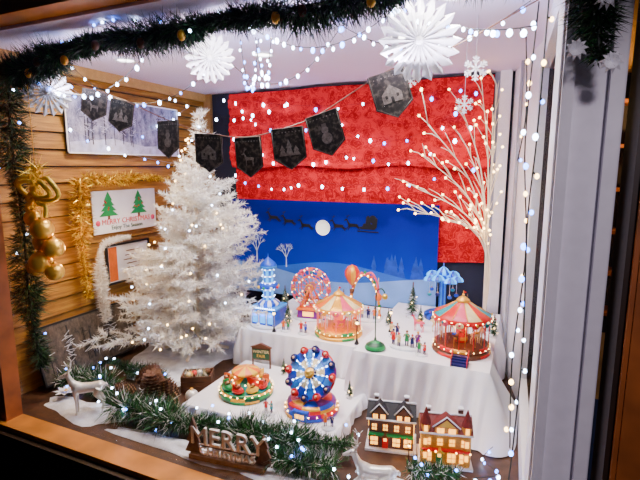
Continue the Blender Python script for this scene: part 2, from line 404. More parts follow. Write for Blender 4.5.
# ---------------------------------------------------------------- garlands
def garland(name,pts,R,dens,ms,L=None,w=.0028,bulbs=0,bm=None,extra=None,core=True,zmax=9,zmin=-9,xmin=-1.845,ymin=-9):
    b=B(name); P=resample(smoothpath(pts,8),.01)
    if core: b.tube(P[::2]+[P[-1]],.006,ms[0],5)
    tot=len(P)*.01
    for k in range(int(tot*dens)):
        i=random.randrange(len(P)-1); p=P[i].lerp(P[i+1],rnd()); t=(P[i+1]-P[i])
        if t.length<1e-6: continue
        t.normalize()
        d=Vector((rnd()-.5,rnd()-.5,rnd()-.5)); d-=t*d.dot(t)
        if d.length<.01: continue
        d.normalize(); d+=t*ru(-.5,.9)
        Rl=R*(.8+.3*sin(i*.11)+.15*sin(i*.31+1))
        st=p+d.normalized()*ru(0,Rl*.5)
        dd=(d+Vector((rnd()-.5,rnd()-.5,rnd()-.5))*.7).normalized(); LL=(L or Rl)*ru(.4,.75)
        e=st+dd*LL
        if e.z>zmax or e.z<zmin or e.x<xmin or e.y<ymin or st.z<zmin or st.y<ymin: continue
        b.needle(st,dd,LL,w,random.choice(ms))
    for k in range(bulbs):
        p=random.choice(P)+Vector((rnd()-.5,rnd()-.5,rnd()-.2)).normalized()*R*.8
        p.z=min(max(p.z,zmin+.006),zmax-.006); p.y=max(p.y,ymin+.006)
        b.sph(p,.0048,random.choice([BULB,BULBB,bm or BULB]),6)
    if extra: extra(b,P)
    return b.done()
G3=[NEEDD,NEEDD,NEED]
def pine_bits(b,P):
    for k in range(10):
        p=random.choice(P); b.sph(p+Vector((0,-.035,ru(-.04,-.01))),.012,random.choice([CONE,CONE,GOLDP]),8,(1,1,1.3))
garland('pine_garland',[(-1.75,1.115,1.245),(-1.6,1.115,1.27),(-1.4,1.115,1.305),(-1.1,1.115,1.325),(-.8,1.115,1.325),(-.5,1.115,1.33),(-.2,1.115,1.34),(-.02,1.115,1.34)],.088,12000,G3,w=.0036,bulbs=26,extra=pine_bits,zmax=1.368,ymin=1.042)
garland('pine_garland',[(-1.745,1.13,1.22),(-1.76,1.13,1.0),(-1.74,1.13,.7),(-1.75,1.13,.4),(-1.73,1.14,.14)],.09,6500,[NEEDD,NEED,NEEDD],w=.0032,bulbs=12,ymin=1.042)
def flowers(b,P):
    for k,(x,z) in enumerate([(.055,1.27),(.10,1.20),(.062,1.125),(.115,1.10)]):
        for q in range(10):
            a=q*pi/5+k; L=.019
            b.add([(x,.92,z),(x+L*.6*cos(a-.3),.91,z+L*.6*sin(a-.3)),(x+L*cos(a),.92,z+L*sin(a)),(x+L*.6*cos(a+.3),.91,z+L*.6*sin(a+.3))],[(0,1,2,3)],PAPER)
garland('pine_garland',[(.02,.95,1.45),(.05,.945,1.33),(.085,.945,1.22),(.10,.945,1.11)],.06,7500,[NEEDD,NEEDD,NEED],w=.003,extra=flowers)
garland('pine_garland',[(.08,.88,1.46),(.14,.88,1.38),(.2,.88,1.26)],.06,8500,[NEEDD,NEEDD,NEED],w=.003)
FG=[NEED,NEED2,NEED2,NEED,NEEDD,NEEDD,WNEED]
garland('floor_garland',[(-1.36,1.15,.05),(-1.2,1.16,.05),(-1.05,1.16,.05),(-.93,1.19,.05),(-.8,1.19,.055),(-.66,1.2,.06),(-.54,1.24,.06),(-.46,1.27,.05)],.085,9500,FG,w=.0034,bulbs=24,zmin=.002,ymin=1.042)
garland('floor_garland',[(-1.74,1.22,.04),(-1.6,1.27,.05),(-1.48,1.25,.05),(-1.4,1.20,.05)],.08,9500,FG,w=.0034,bulbs=10,zmin=.002,ymin=1.042)
garland('floor_garland',[(-1.68,1.40,.04),(-1.52,1.42,.04),(-1.36,1.42,.04)],.055,6500,[NEEDD,NEED,NEEDD],w=.0034,bulbs=6,zmin=.002,ymin=1.042)
garland('floor_garland',[(-.66,1.13,.04),(-.55,1.13,.05),(-.47,1.16,.04)],.06,8000,FG,w=.003,bulbs=6,zmin=.002,ymin=1.042)
garland('floor_garland',[(-.27,1.26,.03),(-.2,1.27,.035),(-.13,1.29,.03)],.045,8000,FG,w=.003,bulbs=4,zmin=.002,ymin=1.042)
TG=[GOLDT,GOLDT,YEL,GOLDT2,GOLDT2,GOLDT2]
garland('gold_tinsel_garland',[(-1.80,1.46,.88),(-1.80,1.6,.87),(-1.80,1.8,.88),(-1.80,2.0,.86)],.042,3800,TG,w=.005)
garland('gold_tinsel_garland',[(-1.80,1.44,.88),(-1.79,1.42,.7),(-1.80,1.43,.5),(-1.795,1.43,.34)],.058,3800,TG,w=.005)
garland('white_tinsel_garland',[(-1.80,1.52,.20),(-1.80,1.51,.45),(-1.80,1.54,.57),(-1.80,1.7,.585)],.040,6000,[WNEED],w=.003)

# ---------------------------------------------------------------- white christmas tree
b=B('christmas_tree'); tx,ty=-1.46,1.76
b.tube([(tx,ty,.03),(tx+.02,ty,.6),(tx+.07,ty,1.17)],[.018,.012,.004],TWIG,8)
for k in range(4):
    a=k*pi/2+.4; b.tube([(tx,ty,.07),(tx+.16*cos(a),ty+.16*sin(a),.035)],.008,TWIG,6)
lev=21
for l in range(lev):
    t=l/(lev-1); z=.10+1.06*t; L=.41*(1-t)**1.08+.035; n=int(11-5*t)
    for k in range(n):
        a=2*pi*k/n+l*1.3+ru(-.3,.3); LL=L*ru(.45,1.15); up=ru(.0,.22)+.5*t
        p0=Vector((tx+.07*t,ty,z+ru(-.015,.015))); d=Vector((cos(a),sin(a),up)).normalized()
        def seg(p0,d,LL,th,nl=.040):
            end=p0+d*LL+Vector((0,0,-.12*LL))
            end.x=max(end.x,-1.82); end.z=max(end.z,.04)
            b.tube([p0,p0.lerp(end,.5)+Vector((0,0,.03*LL)),end],[th,th*.8,th*.5],WNEED,4)
            m=int(LL*680)
            for i in range(m):
                s=(i+rnd())/m; p=p0.lerp(end,s)
                dd=Vector((rnd()-.5,rnd()-.5,rnd()-.5)).normalized()+d*.8
                b.needle(p,dd,ru(.6,1)*nl,.0040,WNEED)
        if d.x<-.1 and p0.x+d.x*LL<-1.82: LL=(p0.x+1.82)/-d.x
        if p0.x+d.x*LL>-1.20 and z<.22: LL=min(LL,(-1.21-p0.x)/max(d.x,.05))
        seg(p0,d,LL,.0035)
        for f in (.4,.62,.85):
            if LL<.1: continue
            for sgn in (-1,1):
                aa=a+sgn*ru(.5,.9); dd=Vector((cos(aa),sin(aa),up*.8+ru(-.1,.3))).normalized()
                seg(p0+d*LL*f,dd,LL*.32,.002,.034)
for k in range(60):
    t=rnd()**1.3; a=ru(-pi,.2); R=(.33*(1-t)+.03)*ru(.75,1.05); b.sph((tx+.06*t+R*cos(a),ty+R*sin(a),.15+t*.98),.0052,random.choice([WBULB,WBULB,BULB]),6)
b.done()

# ---------------------------------------------------------------- twig tree
b=B('lighted_twig_tree'); bx,by=-.135,2.1
b.lathe([(0.001,.222),(.05,.222),(.05,.235),(.015,.24),(.001,.24)],16,WWIRE,T(bx,by,0))
tips=[(-.46,.83),(-.42,.97),(-.38,1.10),(-.28,1.18),(-.20,1.24),(-.14,1.27),(-.44,.74),(-.26,1.02),(-.15,1.12),(-.32,.70)]
for i,(X,Z) in enumerate(tips):
    y2=by+ru(-.18,.15)
    pts=smoothpath([(bx,by,.235),(bx+ru(-.012,.008),by+ru(-.01,.01),.5+.1*rnd()),(bx+(X-bx)*.35,by+(y2-by)*.4,.55+(Z-.5)*.55),(X,y2,Z)],6)
    n=len(pts); b.tube(pts,[.0050*(1-.7*k/n) for k in range(n)],TWIG,5)
    for k in range(n//3,n):
        if k%2==0:
            p=pts[k]; d=(pts[min(k+1,n-1)]-pts[k-1]).normalized()
            for q in range(2):
                e=p+(d+Vector((ru(-.7,.5),ru(-.5,.4),ru(-.3,.7)))).normalized()*ru(.05,.15)
                e.x=min(e.x,-.09); e.y=min(e.y,2.32); e.z=min(e.z,1.33)
                b.tube([p,p.lerp(e,.5)+Vector((0,0,.008)),e],[.0022,.0018,.001],TWIG,4)
                if rnd()<.65: b.sph(e,.0055,WBULB,6)
b.done()

# ---------------------------------------------------------------- paper rosettes
def rosette(name,x,y,z,R,n=22,tilt=0,yaw=0):
    b=B(name); M=RZ(yaw)@RX(pi/2+tilt)
    rings=[.02,.16,.34,.5,.66,.82,1.0]
    N=n*4
    vs=[];fs=[]
    for j,r in enumerate(rings):
        for k in range(N):
            a=2*pi*k/N; ph=k%4
            rr=r*R
            if j==len(rings)-1: rr*= {0:1.0,1:.90,2:.80,3:.90}[ph]
            h=R*.11*(1 if ph in(0,) else (-1 if ph==2 else 0))*(.3+.7*r)
            vs.append((rr*cos(a),rr*sin(a),h))
    for j in range(len(rings)-1):
        for k in range(N):
            k2=(k+1)%N
            if j in (2,4) and k%4 in (1,): continue
            fs.append((j*N+k,j*N+k2,(j+1)*N+k2,(j+1)*N+k))
    b.add(vs,fs,PAPER,M)
    b.lathe([(.001,.02*R+.004),(.1*R,.004),(.1*R,-.004),(.001,-.006)],16,PAPER,M)
    b.tube([(0,0,R*.9),(0,0,CZ-z)],.0008,WWIRE,4)
    return b.done((x,y,z))
rosette('paper_snowflake',-.272,1.23,1.247,.105,20,yaw=.35)
rosette('paper_snowflake',-.944,1.26,1.272,.080,18,yaw=.55)
rosette('paper_snowflake',-1.62,1.19,1.20,.088,18,yaw=.7)
def flake(x,y,z,R):
    b=B('hanging_snowflake'); 
    for k in range(6):
        M=RY(k*pi/3)
        b.box((0,0,R/2),(.006*R/.04,.003,R),PAPER,M)
        for s in (.45,.7):
            for sg in (-1,1): b.box((sg*R*.13,0,R*s+R*.1),(.1*R,.003,.32*R),PAPER,M,RY(sg*.9).to_3x3())
    b.tube([(0,0,R),(0,0,CZ-z)],.0008,WWIRE,4); b.done((x,y,z),.3)
flake(-.16,1.5,1.22,.036); flake(-.45,1.9,1.27,.026); flake(-.2,1.6,1.13,.03)

# ---------------------------------------------------------------- bunting
b=B('pennant_bunting')
fl=[(-1.50,1.165,.18,.5),(-1.365,1.12,.2,.3),(-1.16,1.04,.0,-.1),(-.99,.99,.05,.1),(-.835,.975,-.03,-.05),(-.69,1.00,-.1,.25),(-.575,1.038,-.28,.1),(-.378,1.14,-.3,.3)]
st=[(-1.80,1.30,1.33),(-1.62,1.3,1.25)]+[(x,1.3,z+.052) for x,z,_,_ in fl]+[(-.2,1.3,1.24),(.0,1.3,1.33)]
P=smoothpath(st,6); b.tube(P,.0016,BRN,4)
GREYP=mat('pennant_edge',(.12,.10,.088),.7)
GREYM=mat('pennant_motif',(.19,.16,.14),.7,var=.4,scale=150)
for i,(x,z,ry,rz) in enumerate(fl):
    s=1.0 if i>1 else .88
    M=T(x,1.296,z+.05)@RZ(rz)@RX(ru(-.12,.12))@RY(ry)@S(s)
    w=.053; b.poly([(-w,0),(-w,-.095),(0,-.13),(w,-.095),(w,0)],.002,LACE,M)
    for a,c in (((-w,0),(-w,-.092)),((-w,-.092),(0,-.128)),((0,-.128),(w,-.092)),((w,-.092),(w,0)),((w,0),(-w,0))):
        b.tube([(a[0]*.93,-.002,a[1]),(c[0]*.93,-.002,c[1])],.0009,GREYP,4,M)
    mm=(i*3+1)%4
    if mm==0:
        for q,(px,ph) in enumerate([(-.022,.035),(0,.05),(.022,.03)]):
            b.poly([(px-.013,-.085),(px+.013,-.085),(px+.005,-.085+ph*.5),(px+.009,-.085+ph*.5),(px,-.085+ph),(px-.009,-.085+ph*.5),(px-.005,-.085+ph*.5)],.0010,GREYM,M@T(0,-.0018,0))
    elif mm==1:
        A=M@T(.004,-.0018,-.078)@S(.034)
        for pts in ([(-.5,.3),(-.4,.45),(.3,.42),(.42,.35),(.4,.15),(-.3,.12),(-.5,.15)],[(-.5,.2),(-.35,.4),(-.62,.85),(-.72,.8)],[(-.6,.75),(-.66,.9),(-.95,.72),(-.9,.64)],[(-.66,.88),(-.6,.9),(-.45,1.35),(-.55,1.35)],[(-.6,1.0),(-.3,1.2),(-.34,1.27),(-.62,1.08)],[(-.5,.18),(-.38,.18),(-.42,-.35),(-.5,-.35)],[(.25,.18),(.38,.2),(.36,-.35),(.28,-.35)]): b.poly(pts,.03,GREYM,A)
    elif mm==2:
        b.poly([(-.028,-.085),(.028,-.085),(.028,-.06),(0,-.035),(-.028,-.06)],.0012,GREYM,M@T(0,-.0018,0)); b.box((0,-.0028,-.077),(.008,.001,.016),LACE,M)
        for q in(-.016,.016): b.box((q,-.0028,-.068),(.007,.001,.009),LACE,M)
    else:
        b.lathe([(.001,.001),(.017,.001)],14,GREYM,M@T(0,-.0015,-.075)@RX(pi/2)); b.lathe([(.001,.001),(.011,.001)],14,GREYM,M@T(0,-.0015,-.05)@RX(pi/2)); b.box((0,-.003,-.036),(.014,.001,.010),GREYP,M)
    for k in range(8): b.sph((-.038+.076*k/7,-.002,-.013),.0018,GREYM,5,M=M)
b.done()

# ---------------------------------------------------------------- fairy lights
def lights(name,paths,step,ms,wire=WIRE,r=.0048,jit=.012,wr=.0012):
    b=B(name)
    for p in paths:
        P=resample(smoothpath(p,8),.02); b.tube(P,wr,wire,4)
        n=max(1,int(step/.02+.5))
        for k in range(random.randrange(n),len(P),n):
            q=P[k]+Vector((ru(-jit,jit),ru(-jit,jit)*.6,-abs(ru(.002,jit))))
            b.tube([P[k],q],wr*1.1,wire,4); b.sph(q,r*ru(.75,1.3),random.choice(ms),6,(1,1,1.3))
    return b.done()
def swag(x0,x1,y0,y1,z0,z1,sag):
    return [(x0+(x1-x0)*t,y0+(y1-y0)*t,z0+(z1-z0)*t-sag*4*t*(1-t)) for t in [i/8 for i in range(9)]]
Zc=CZ-.01
C1=[BULB,BULB,BULBB]
lights('fairy_and_reflected_lights',[swag(-1.72,-1.1,1.18,1.22,1.30,Zc,.15),swag(-.80,-.35,1.24,1.30,Zc,Zc,.09),
  swag(-.35,0.0,1.30,1.22,Zc,1.25,.03)],.08,C1,r=.0058)
lights('fairy_and_reflected_lights',[swag(-1.68,-1.05,1.34,1.5,1.33,Zc,.17),swag(-1.05,-.55,1.45,1.4,Zc,Zc,.15),swag(-.55,-.02,1.4,1.4,Zc,Zc,.09)],.10,C1,r=.0058)
lights('fairy_and_reflected_lights',[swag(-.92,-.86,1.40,1.42,Zc,Zc,.16),swag(-.86,-.81,1.40,1.42,Zc,Zc,.13)],.08,C1)
lights('fairy_and_reflected_lights',[swag(-1.78,-1.2,2.0,2.3,1.33,1.30,.12),swag(-1.62,-1.0,2.33,2.33,1.33,1.20,.12),swag(-1.0,-.2,2.33,2.33,1.2,1.33,.2),swag(-1.6,-.2,2.32,2.32,1.33,1.33,.08)],.14,[BULB,BULB,BULBB],WIRE,.0075,.03,.0004)  # bulbs over the curtain stand in for reflections on the window glass
lights('fairy_and_reflected_lights',[swag(-1.6,-.9,2.32,2.32,1.1,1.0,.08),swag(-.9,-.2,2.32,2.32,1.0,1.15,.1),swag(-1.6,-1.1,2.32,2.32,.9,.86,.05),swag(-1.1,-.2,2.32,2.32,.86,.95,.06)],.18,[BULB,BULB,BULBB],WIRE,.0072,.03,.0004)  # more glowing dots in place of bulb reflections on the glass
lights('fairy_and_reflected_lights',[[(-1.80,1.40,1.28),(-1.80,1.6,1.18),(-1.80,1.8,1.1),(-1.80,2.0,1.17),(-1.80,2.2,1.28)],[(-1.80,1.4,1.1),(-1.80,1.7,1.0),(-1.80,2.05,.95)]],.09,C1,WWIRE,.006,.02,.0006)
lights('icicle_lights',[[(.0,1.35,1.34),(-.01,1.34,1.0),(.01,1.35,.7),(-.005,1.33,.4),(.005,1.35,.12)],[(.02,1.18,1.34),(.015,1.17,1.0),(.008,1.18,.8),(.017,1.17,.5),(.01,1.18,.2),(.0,1.2,.03)],
  [(-.03,1.6,1.33),(-.015,1.6,1.1),(-.03,1.6,.95)]],.07,[BULB,BULBB,WBULB],WIRE,.0055,.010,.0018)
lights('fairy_and_reflected_lights',[[(-.04,1.50,.03),(-.07,1.42,.02),(-.02,1.36,.02),(-.09,1.28,.035),(.0,1.2,.02),(-.12,1.13,.02),(-.2,1.15,.02),(-.26,1.2,.03)],
  [(-.01,1.3,.02),(-.06,1.22,.03),(-.14,1.2,.03),(-.05,1.12,.02)]],.05,[BULB,BULB,BULBB],WIRE,.0045,.010)

# ---------------------------------------------------------------- left wall decor
b=B('snow_forest_picture')
b.box((.004,0,.13),(.008,.71,.26),FOR1)
for sg in(-1,1): b.box((.006,sg*.352,.13),(.012,.006,.26),PAPER)
b.box((.006,0,.003),(.012,.71,.006),PAPER); b.box((.006,0,.257),(.012,.71,.006),PAPER)
TRK=mat('picture_trunk',(.03,.03,.06),.7); SNW=mat('picture_snow',(.50,.52,.76),.8,var=.25)
b.poly([(-.34,.006),(.34,.006),(.34,.06),(.1,.045),(-.1,.075),(-.34,.05)],.001,SNW,T(.0085,0,0)@RZ(pi/2))
for k in range(15):
    y=-.32+.64*rnd(); h=ru(.12,.2); z0=ru(.04,.06); w=ru(.003,.007)
    b.box((.009,y,z0+h/2),(.001,w,h),TRK)
    for q in range(9): b.box((.0095,y+ru(-.014,.014),z0+h*ru(.3,.98)),(.001,.034,.0022),random.choice([TRK,SNW]),None,Matrix.Rotation(ru(-.8,.8),3,'X'))
b.done((-1.846,1.775,.99))
tb=B('leaning_forest_picture')
tb.box((.004,0,.125),(.008,.5,.25),FOR2)
for sg in(-1,1): tb.box((.006,sg*.246,.125),(.012,.008,.25),BLACK)
tb.box((.006,0,.004),(.012,.5,.008),BLACK); tb.box((.006,0,.246),(.012,.5,.008),BLACK)
for k in range(14):
    y=-.22+.44*rnd(); h=ru(.12,.19); tb.box((.009,y,.04+h/2),(.001,ru(.003,.006),h),BLACK)
    for q in range(6): tb.box((.0095,y+ru(-.014,.014),.04+h*ru(.3,.98)),(.001,.034,.002),random.choice([BLACK,STONE]),None,Matrix.Rotation(ru(-.8,.8),3,'X'))
o=tb.done((-1.77,1.42,.022)); o.rotation_euler=(0,-.25,0)
b=B('christmas_poster')
b.box((.003,0,.10),(.006,.40,.205),PAPER)
for sy in(-.11,.08):
    for k in range(4):
        w=.058-.011*k; z=.080+.025*k
        b.add([(.007+.0004*k,sy-w,z),(.007+.0004*k,sy+w,z),(.007+.0004*k,sy,z+.045)],[(0,1,2)],GRN)
    b.box((.007,sy,.073),(.002,.012,.016),BRN)
    for k in range(6): b.sph((.0085,sy+ru(-.03,.03),.10+.06*rnd()),.004,RED,6)
v,f=textgeo('MERRY CHRISTMAS',.036,.0006); b.add(v,f,RED,T(.0075,.0,.040)@RZ(pi/2)@RX(pi/2))
v,f=textgeo('Enjoy The Season',.028,.0006); b.add(v,f,DGRN,T(.0075,.0,.013)@RZ(pi/2)@RX(pi/2))
for k in (-.175,.175): b.sph((.007,k,.05),.014,PINK,10,(.15,1,1))
b.done((-1.846,1.725,.615))
b=B('framed_certificate')
b.box((.004,0,.095),(.006,.27,.19),PAPER)
for sg in(-1,1): b.box((.006,sg*.135,.095),(.012,.010,.2),BLACK)
b.box((.006,0,.0),(.012,.28,.010),BLACK); b.box((.006,0,.19),(.012,.28,.010),BLACK)
b.box((.008,-.1,.095),(.001,.05,.17),ORG)
for k in range(6): b.box((.008,.03,.04+.022*k),(.001,.13-.02*(k%3),.004),BRN)
b.done((-1.846,1.72,.36))

b=B('gold_ornament_cluster')
def ball(x,y,z,r):
    b.sph((x,y,z),r,GOLD,20); b.lathe([(.001,r*1.15),(r*.2,r*1.13),(r*.22,r*.93)],10,GOLDP,T(x,y,z))
    b.tube([(x,y,z+r*1.1),(x*.4,y*.4,max(z+.05,.0))],.001,GOLDP,4)
ball(-.035,0,-.03,.033); ball(.035,-.02,-.065,.040); ball(-.01,.01,-.12,.036); ball(.06,0,-.135,.038); ball(.01,-.02,-.19,.041); ball(-.05,0,-.215,.035); ball(.055,.0,-.225,.033)
for sg in(-1,1):
    for s,yy in((.07,0),(.05,-.012)):
        pts=[(sg*s*(1-cos(t))*.75,yy+.012*sin(t*2),.08+s*.6*sin(t)) for t in [2*pi*k/14 for k in range(14)]]
        b.tube(pts,[.009]*14,GOLDT,6,None,True)
    b.tube(smoothpath([(0,-.01,.08),(sg*.02,-.015,.03),(sg*.05,-.01,.02),(sg*.045,-.01,-.02)],4),.008,GOLDT,6)
b.sph((0,-.012,.08),.016,GOLD,10)
b.tube([(0,0,.08),(0,0,.50)],.0012,GOLDP,4)
for k in range(260):
    b.needle(Vector((ru(-.03,.03),ru(-.01,.01),ru(0,.17))),Vector((rnd()-.5,rnd()-.5,rnd()-.5)),.06,.004,GOLDT)
b.done((-1.64,1.13,.77))

# ---------------------------------------------------------------- animals and figurines
def quad_mesh(lying=False):
    t=B('tmp')
    t.tube([(-.34,0,.55),(-.27,0,.57),(-.1,0,.56),(.08,0,.555),(.2,0,.58),(.27,0,.60)],[.05,.115,.105,.112,.125,.06],RED,12)
    t.sph((-.25,0,.57),.115,RED,12); t.sph((.18,0,.575),.125,RED,12,(1,.85,1.05))
    t.tube([(.2,0,.6),(.29,0,.72),(.34,0,.84)],[.10,.065,.05],RED,10)
    t.sph((.36,0,.87),.06,RED,12,(1.15,.85,.95)); t.tube([(.37,0,.87),(.46,0,.835),(.52,0,.81)],[.05,.036,.026],RED,10); t.sph((.52,0,.81),.027,RED,8)
    for sg in(-1,1):
        t.tube([(.33,sg*.04,.90),(.30,sg*.09,.94),(.28,sg*.12,.945)],[.02,.022,.008],RED,6)
        if not lying:
            t.tube([(.2,sg*.07,.55),(.215,sg*.07,.42),(.205,sg*.068,.29),(.21,sg*.066,.06),(.225,sg*.066,0)],[.065,.042,.027,.02,.028],RED,8)
            t.tube([(-.25,sg*.07,.56),(-.19,sg*.08,.42),(-.31,sg*.075,.24),(-.285,sg*.072,.05),(-.27,sg*.072,0)],[.095,.06,.028,.02,.028],RED,8)
        else:
            t.tube([(.2,sg*.08,.5),(.32,sg*.1,.46),(.16,sg*.12,.43)],[.055,.035,.025],RED,8)
            t.tube([(-.25,sg*.08,.52),(-.08,sg*.13,.47),(-.24,sg*.14,.43),(-.1,sg*.15,.43)],[.09,.05,.03,.022],RED,8)
    t.tube([(-.36,0,.62),(-.40,0,.58),(-.41,0,.52)],[.03,.028,.012],RED,6)
    return remeshed(t,.016,3)
QS=quad_mesh(); QL=quad_mesh(lying=True)
def antlers(b,m,M):
    for sg in(-1,1):
        b.tube([(.34,sg*.03,.91),(.30,sg*.09,1.0),(.30,sg*.14,1.12),(.35,sg*.13,1.22)],[.014,.013,.010,.006],m,6,M)
        b.tube([(.30,sg*.09,1.0),(.38,sg*.10,1.06)],[.009,.004],m,5,M); b.tube([(.30,sg*.13,1.09),(.22,sg*.17,1.17)],[.008,.004],m,5,M); b.tube([(.30,sg*.14,1.12),(.39,sg*.17,1.16)],[.007,.003],m,5,M)
def face(b,M):
    for sg in(-1,1): b.sph((.40,sg*.046,.885),.010,BLACK,6,M=M)
    b.sph((.547,0,.812),.012,BLACK,6,M=M)
b=B('silver_reindeer_figurine'); b.add(*QS,SILVER,None,True); antlers(b,SILVER,None); face(b,None); b.done((-1.46,1.125,.012),-2.5,.18)
b=B('silver_reindeer_figurine'); b.add(*QL,SILVER,T(0,0,-.41),True); antlers(b,SILVER,T(0,0,-.41)); face(b,T(0,0,-.41)); b.done((-.355,1.195,.014),-2.9,.18)
b=B('carousel_horse_figurine'); b.add(*QS,CREAM,None,True); face(b,None); b.box((-.02,0,.66),(.2,.2,.06),PINK); b.done((-.31,1.96,.222),.2,.085)
b=B('carousel_horse_figurine'); b.add(*QS,PINK,None,True); face(b,None); b.box((-.02,0,.66),(.2,.2,.06),GOLDP); b.done((-.39,1.93,.222),2.8,.075)
def person_mesh(arm):
    t=B('tmp')
    for sg in(-1,1):
        t.tube([(0,sg*.065,.47),(0,sg*.07,.25),(0,sg*.07,.05)],[.07,.05,.042],RED,8); t.tube([(-.02,sg*.07,.03),(.07,sg*.075,.025)],[.04,.03],RED,8)
        t.tube([(0,sg*.14,.78),(arm*.5,sg*.19,.64),(arm,sg*.11,.62+arm)],[.05,.042,.03],RED,8); t.sph((arm+.01,sg*.1,.63+arm),.035,RED,8)
    t.tube([(0,0,.36),(0,0,.48),(0,0,.66),(0,0,.8),(0,0,.84)],[.15,.135,.115,.13,.05],RED,12)
    t.tube([(0,0,.8),(.01,0,.88)],[.05,.045],RED,8); t.sph((.01,0,.925),.078,RED,12,(.95,.85,1.1)); t.sph((.085,0,.92),.018,RED,6)
    t.lathe([(.001,1.06),(.05,1.04),(.085,.97),(.105,.965),(.1,.95),(.001,.95)],12,RED)
    return remeshed(t,.018,2)
PM=[person_mesh(.16),person_mesh(.22)]
def person(b,x,y,z,h,rz,coat,hat,leg=NAVY,k=0):
    vs,fs=PM[k]; M=T(x,y,z)@RZ(rz)@S(h); ms=[]
    for f in fs:
        c=sum((Vector(vs[i]) for i in f),Vector())/len(f)
        if c.z<.07: ms.append(BLACK)
        elif c.z<.34: ms.append(leg)
        elif c.x>.14 and c.z>.55 and c.z<.86: ms.append(SKIN)
        elif c.z<.835: ms.append(coat)
        elif c.z<.965: ms.append(SKIN if c.x>-.02 else BRN)
        else: ms.append(hat)
    b.add(vs,fs,ms,M,True)
    for sg in(-1,1): b.sph((.078,sg*.03,.935),.009,BLACK,5,M=M)
b=B('caroler_figurine_group'); b.lathe([(.001,0),(.06,0),(.062,.006),(.055,.01),(.001,.011)],20,STONE,S(1,.55,1))
for i,(x,y,c,h) in enumerate([(-.045,0,RED,NAVY),(-.02,-.01,CREAM,RED),(.008,.004,GRN,BRN),(.032,-.008,NAVY,RED),(.05,.01,PURP,GOLDP)]): person(b,x,y,.009,.062-.008*(i%2),-pi/2+.3*(i-2),c,h,k=i%2)
b.done((-.40,1.72,.2215))
def pair(x,y,z,c1,c2,h1,h2,h=.055,rz=0):
    b=B('townsfolk_figurine_pair'); b.lathe([(.001,0),(.025,0),(.025,.004),(.001,.005)],16,STONE)
    person(b,-.011,0,.004,h,-1.2,c1,h1); person(b,.012,0,.004,h*.93,-1.9,c2,h2,k=1); b.done((x,y,z),rz)
pair(-.885,1.80,.1815,RED,BLUE,CREAM,RED)
pair(-.975,1.80,.1815,ORG,GRN,NAVY,CREAM,.05,.4)
pair(-.325,1.685,.2215,GRN,RED,RED,NAVY,.05,-.3)
pair(-.47,1.83,.2215,CREAM,NAVY,RED,BRN,.058,.2)
pair(-.80,1.34,.0515,RED,TEAL,NAVY,RED,.045,0)
pair(-.565,1.34,.0515,ORG,NAVY,CREAM,RED,.045,.3)

# ---------------------------------------------------------------- rides
def ring_bulbs(b,R,z,n,m,r=.0028,M=None):
    for k in range(n):
        a=2*pi*k/n; b.sph((R*cos(a),R*sin(a),z),r,m,5,M=M)
def carousel(name,loc,R,H,can,base,horse,rim,n=12,rz=0,top=GOLDP):
    b=B(name); N=n*3
    b.lathe([(.001,0),(R*.98,0),(R,.02*H),(R*.97,.05*H),(R*.9,.055*H),(R*.9,.08*H),(R*.94,.10*H),(R*.94,.14*H),(R*.88,.155*H),(.001,.155*H)],N,lambda j,k:base[(k//3)%len(base)] if j in(1,2,5,6,7) else base[0])
    b.lathe([(.2*R,.15*H),(.24*R,.2*H),(.2*R,.25*H),(.2*R,.5*H),(.26*R,.58*H),(.26*R,.62*H)],16,lambda j,k:GOLDP if j%2 else rim)
    for k in range(n):
        a=2*pi*k/n; x,y=.7*R*cos(a),.7*R*sin(a)
        b.tube([(x,y,.15*H),(x,y,.6*H)],.0016,GOLD,5)
        if k%2==0 or n<=8:
            b.add(*QS,horse[k%len(horse)],T(x,y,.2*H+.03*H*(k%4>1))@RZ(a+pi/2)@S(.29*H),False)
            b.box((0,0,.66),(.2,.22,.07),[RED,BLUE,GOLDP][(k//2)%3],T(x,y,.2*H+.03*H*(k%4>1))@RZ(a+pi/2)@S(.29*H))
    for k in range(n):
        a=2*pi*(k+.5)/n; b.tube([(.9*R*cos(a),.9*R*sin(a),.14*H),(.9*R*cos(a),.9*R*sin(a),.6*H)],.0022,rim,5)
    b.lathe([(.001,.585*H),(.93*R,.59*H),(.97*R,.57*H),(.99*R,.60*H),(.96*R,.655*H),(.72*R,.71*H),(.42*R,.80*H),(.2*R,.87*H),(.2*R,.875*H)],N,lambda j,k:(rim if j in(0,) else (can[(k//3)%len(can)] if j>3 else (rim if (k//3)%2 else can[0]))))
    for k in range(n):
        a=2*pi*(k+.5)/n
        M=RZ(a)@T(.985*R,0,.58*H)
        b.sph((0,0,0),.14*R,can[(k+1)%len(can)],8,(.12,1,.8),M)
        b.sph((.012*R/.1,0,.03*H),.05*R,[GOLD,TEAL,PINK][k%3],6,(.3,1,1),M)
        b.tube([(.97*R*cos(a-.26),.97*R*sin(a-.26),.655*H),(.6*R*cos(a-.26),.6*R*sin(a-.26),.745*H),(.2*R*cos(a-.26),.2*R*sin(a-.26),.87*H)],.0018,top,4)
    b.lathe([(.2*R,.86*H),(.24*R,.88*H),(.2*R,.91*H),(.1*R,.95*H),(.03*R,.97*H),(.001,.98*H)],16,top)
    b.sph((0,0,.985*H),.045*R,GOLD,8); b.tube([(0,0,.98*H),(0,0,1.05*H)],.0012,GOLD,4)
    b.poly([(0,1.0*H),(0,1.06*H),(.12*R,1.03*H)],.001,RED)
    ring_bulbs(b,R*1.0,.615*H,n*2,WBULB,.0024); ring_bulbs(b,R*.96,.12*H,n*2,WBULB,.002)
    ring_bulbs(b,R*.5,.575*H,n,WBULB,.005)
    return b.done(loc,rz)
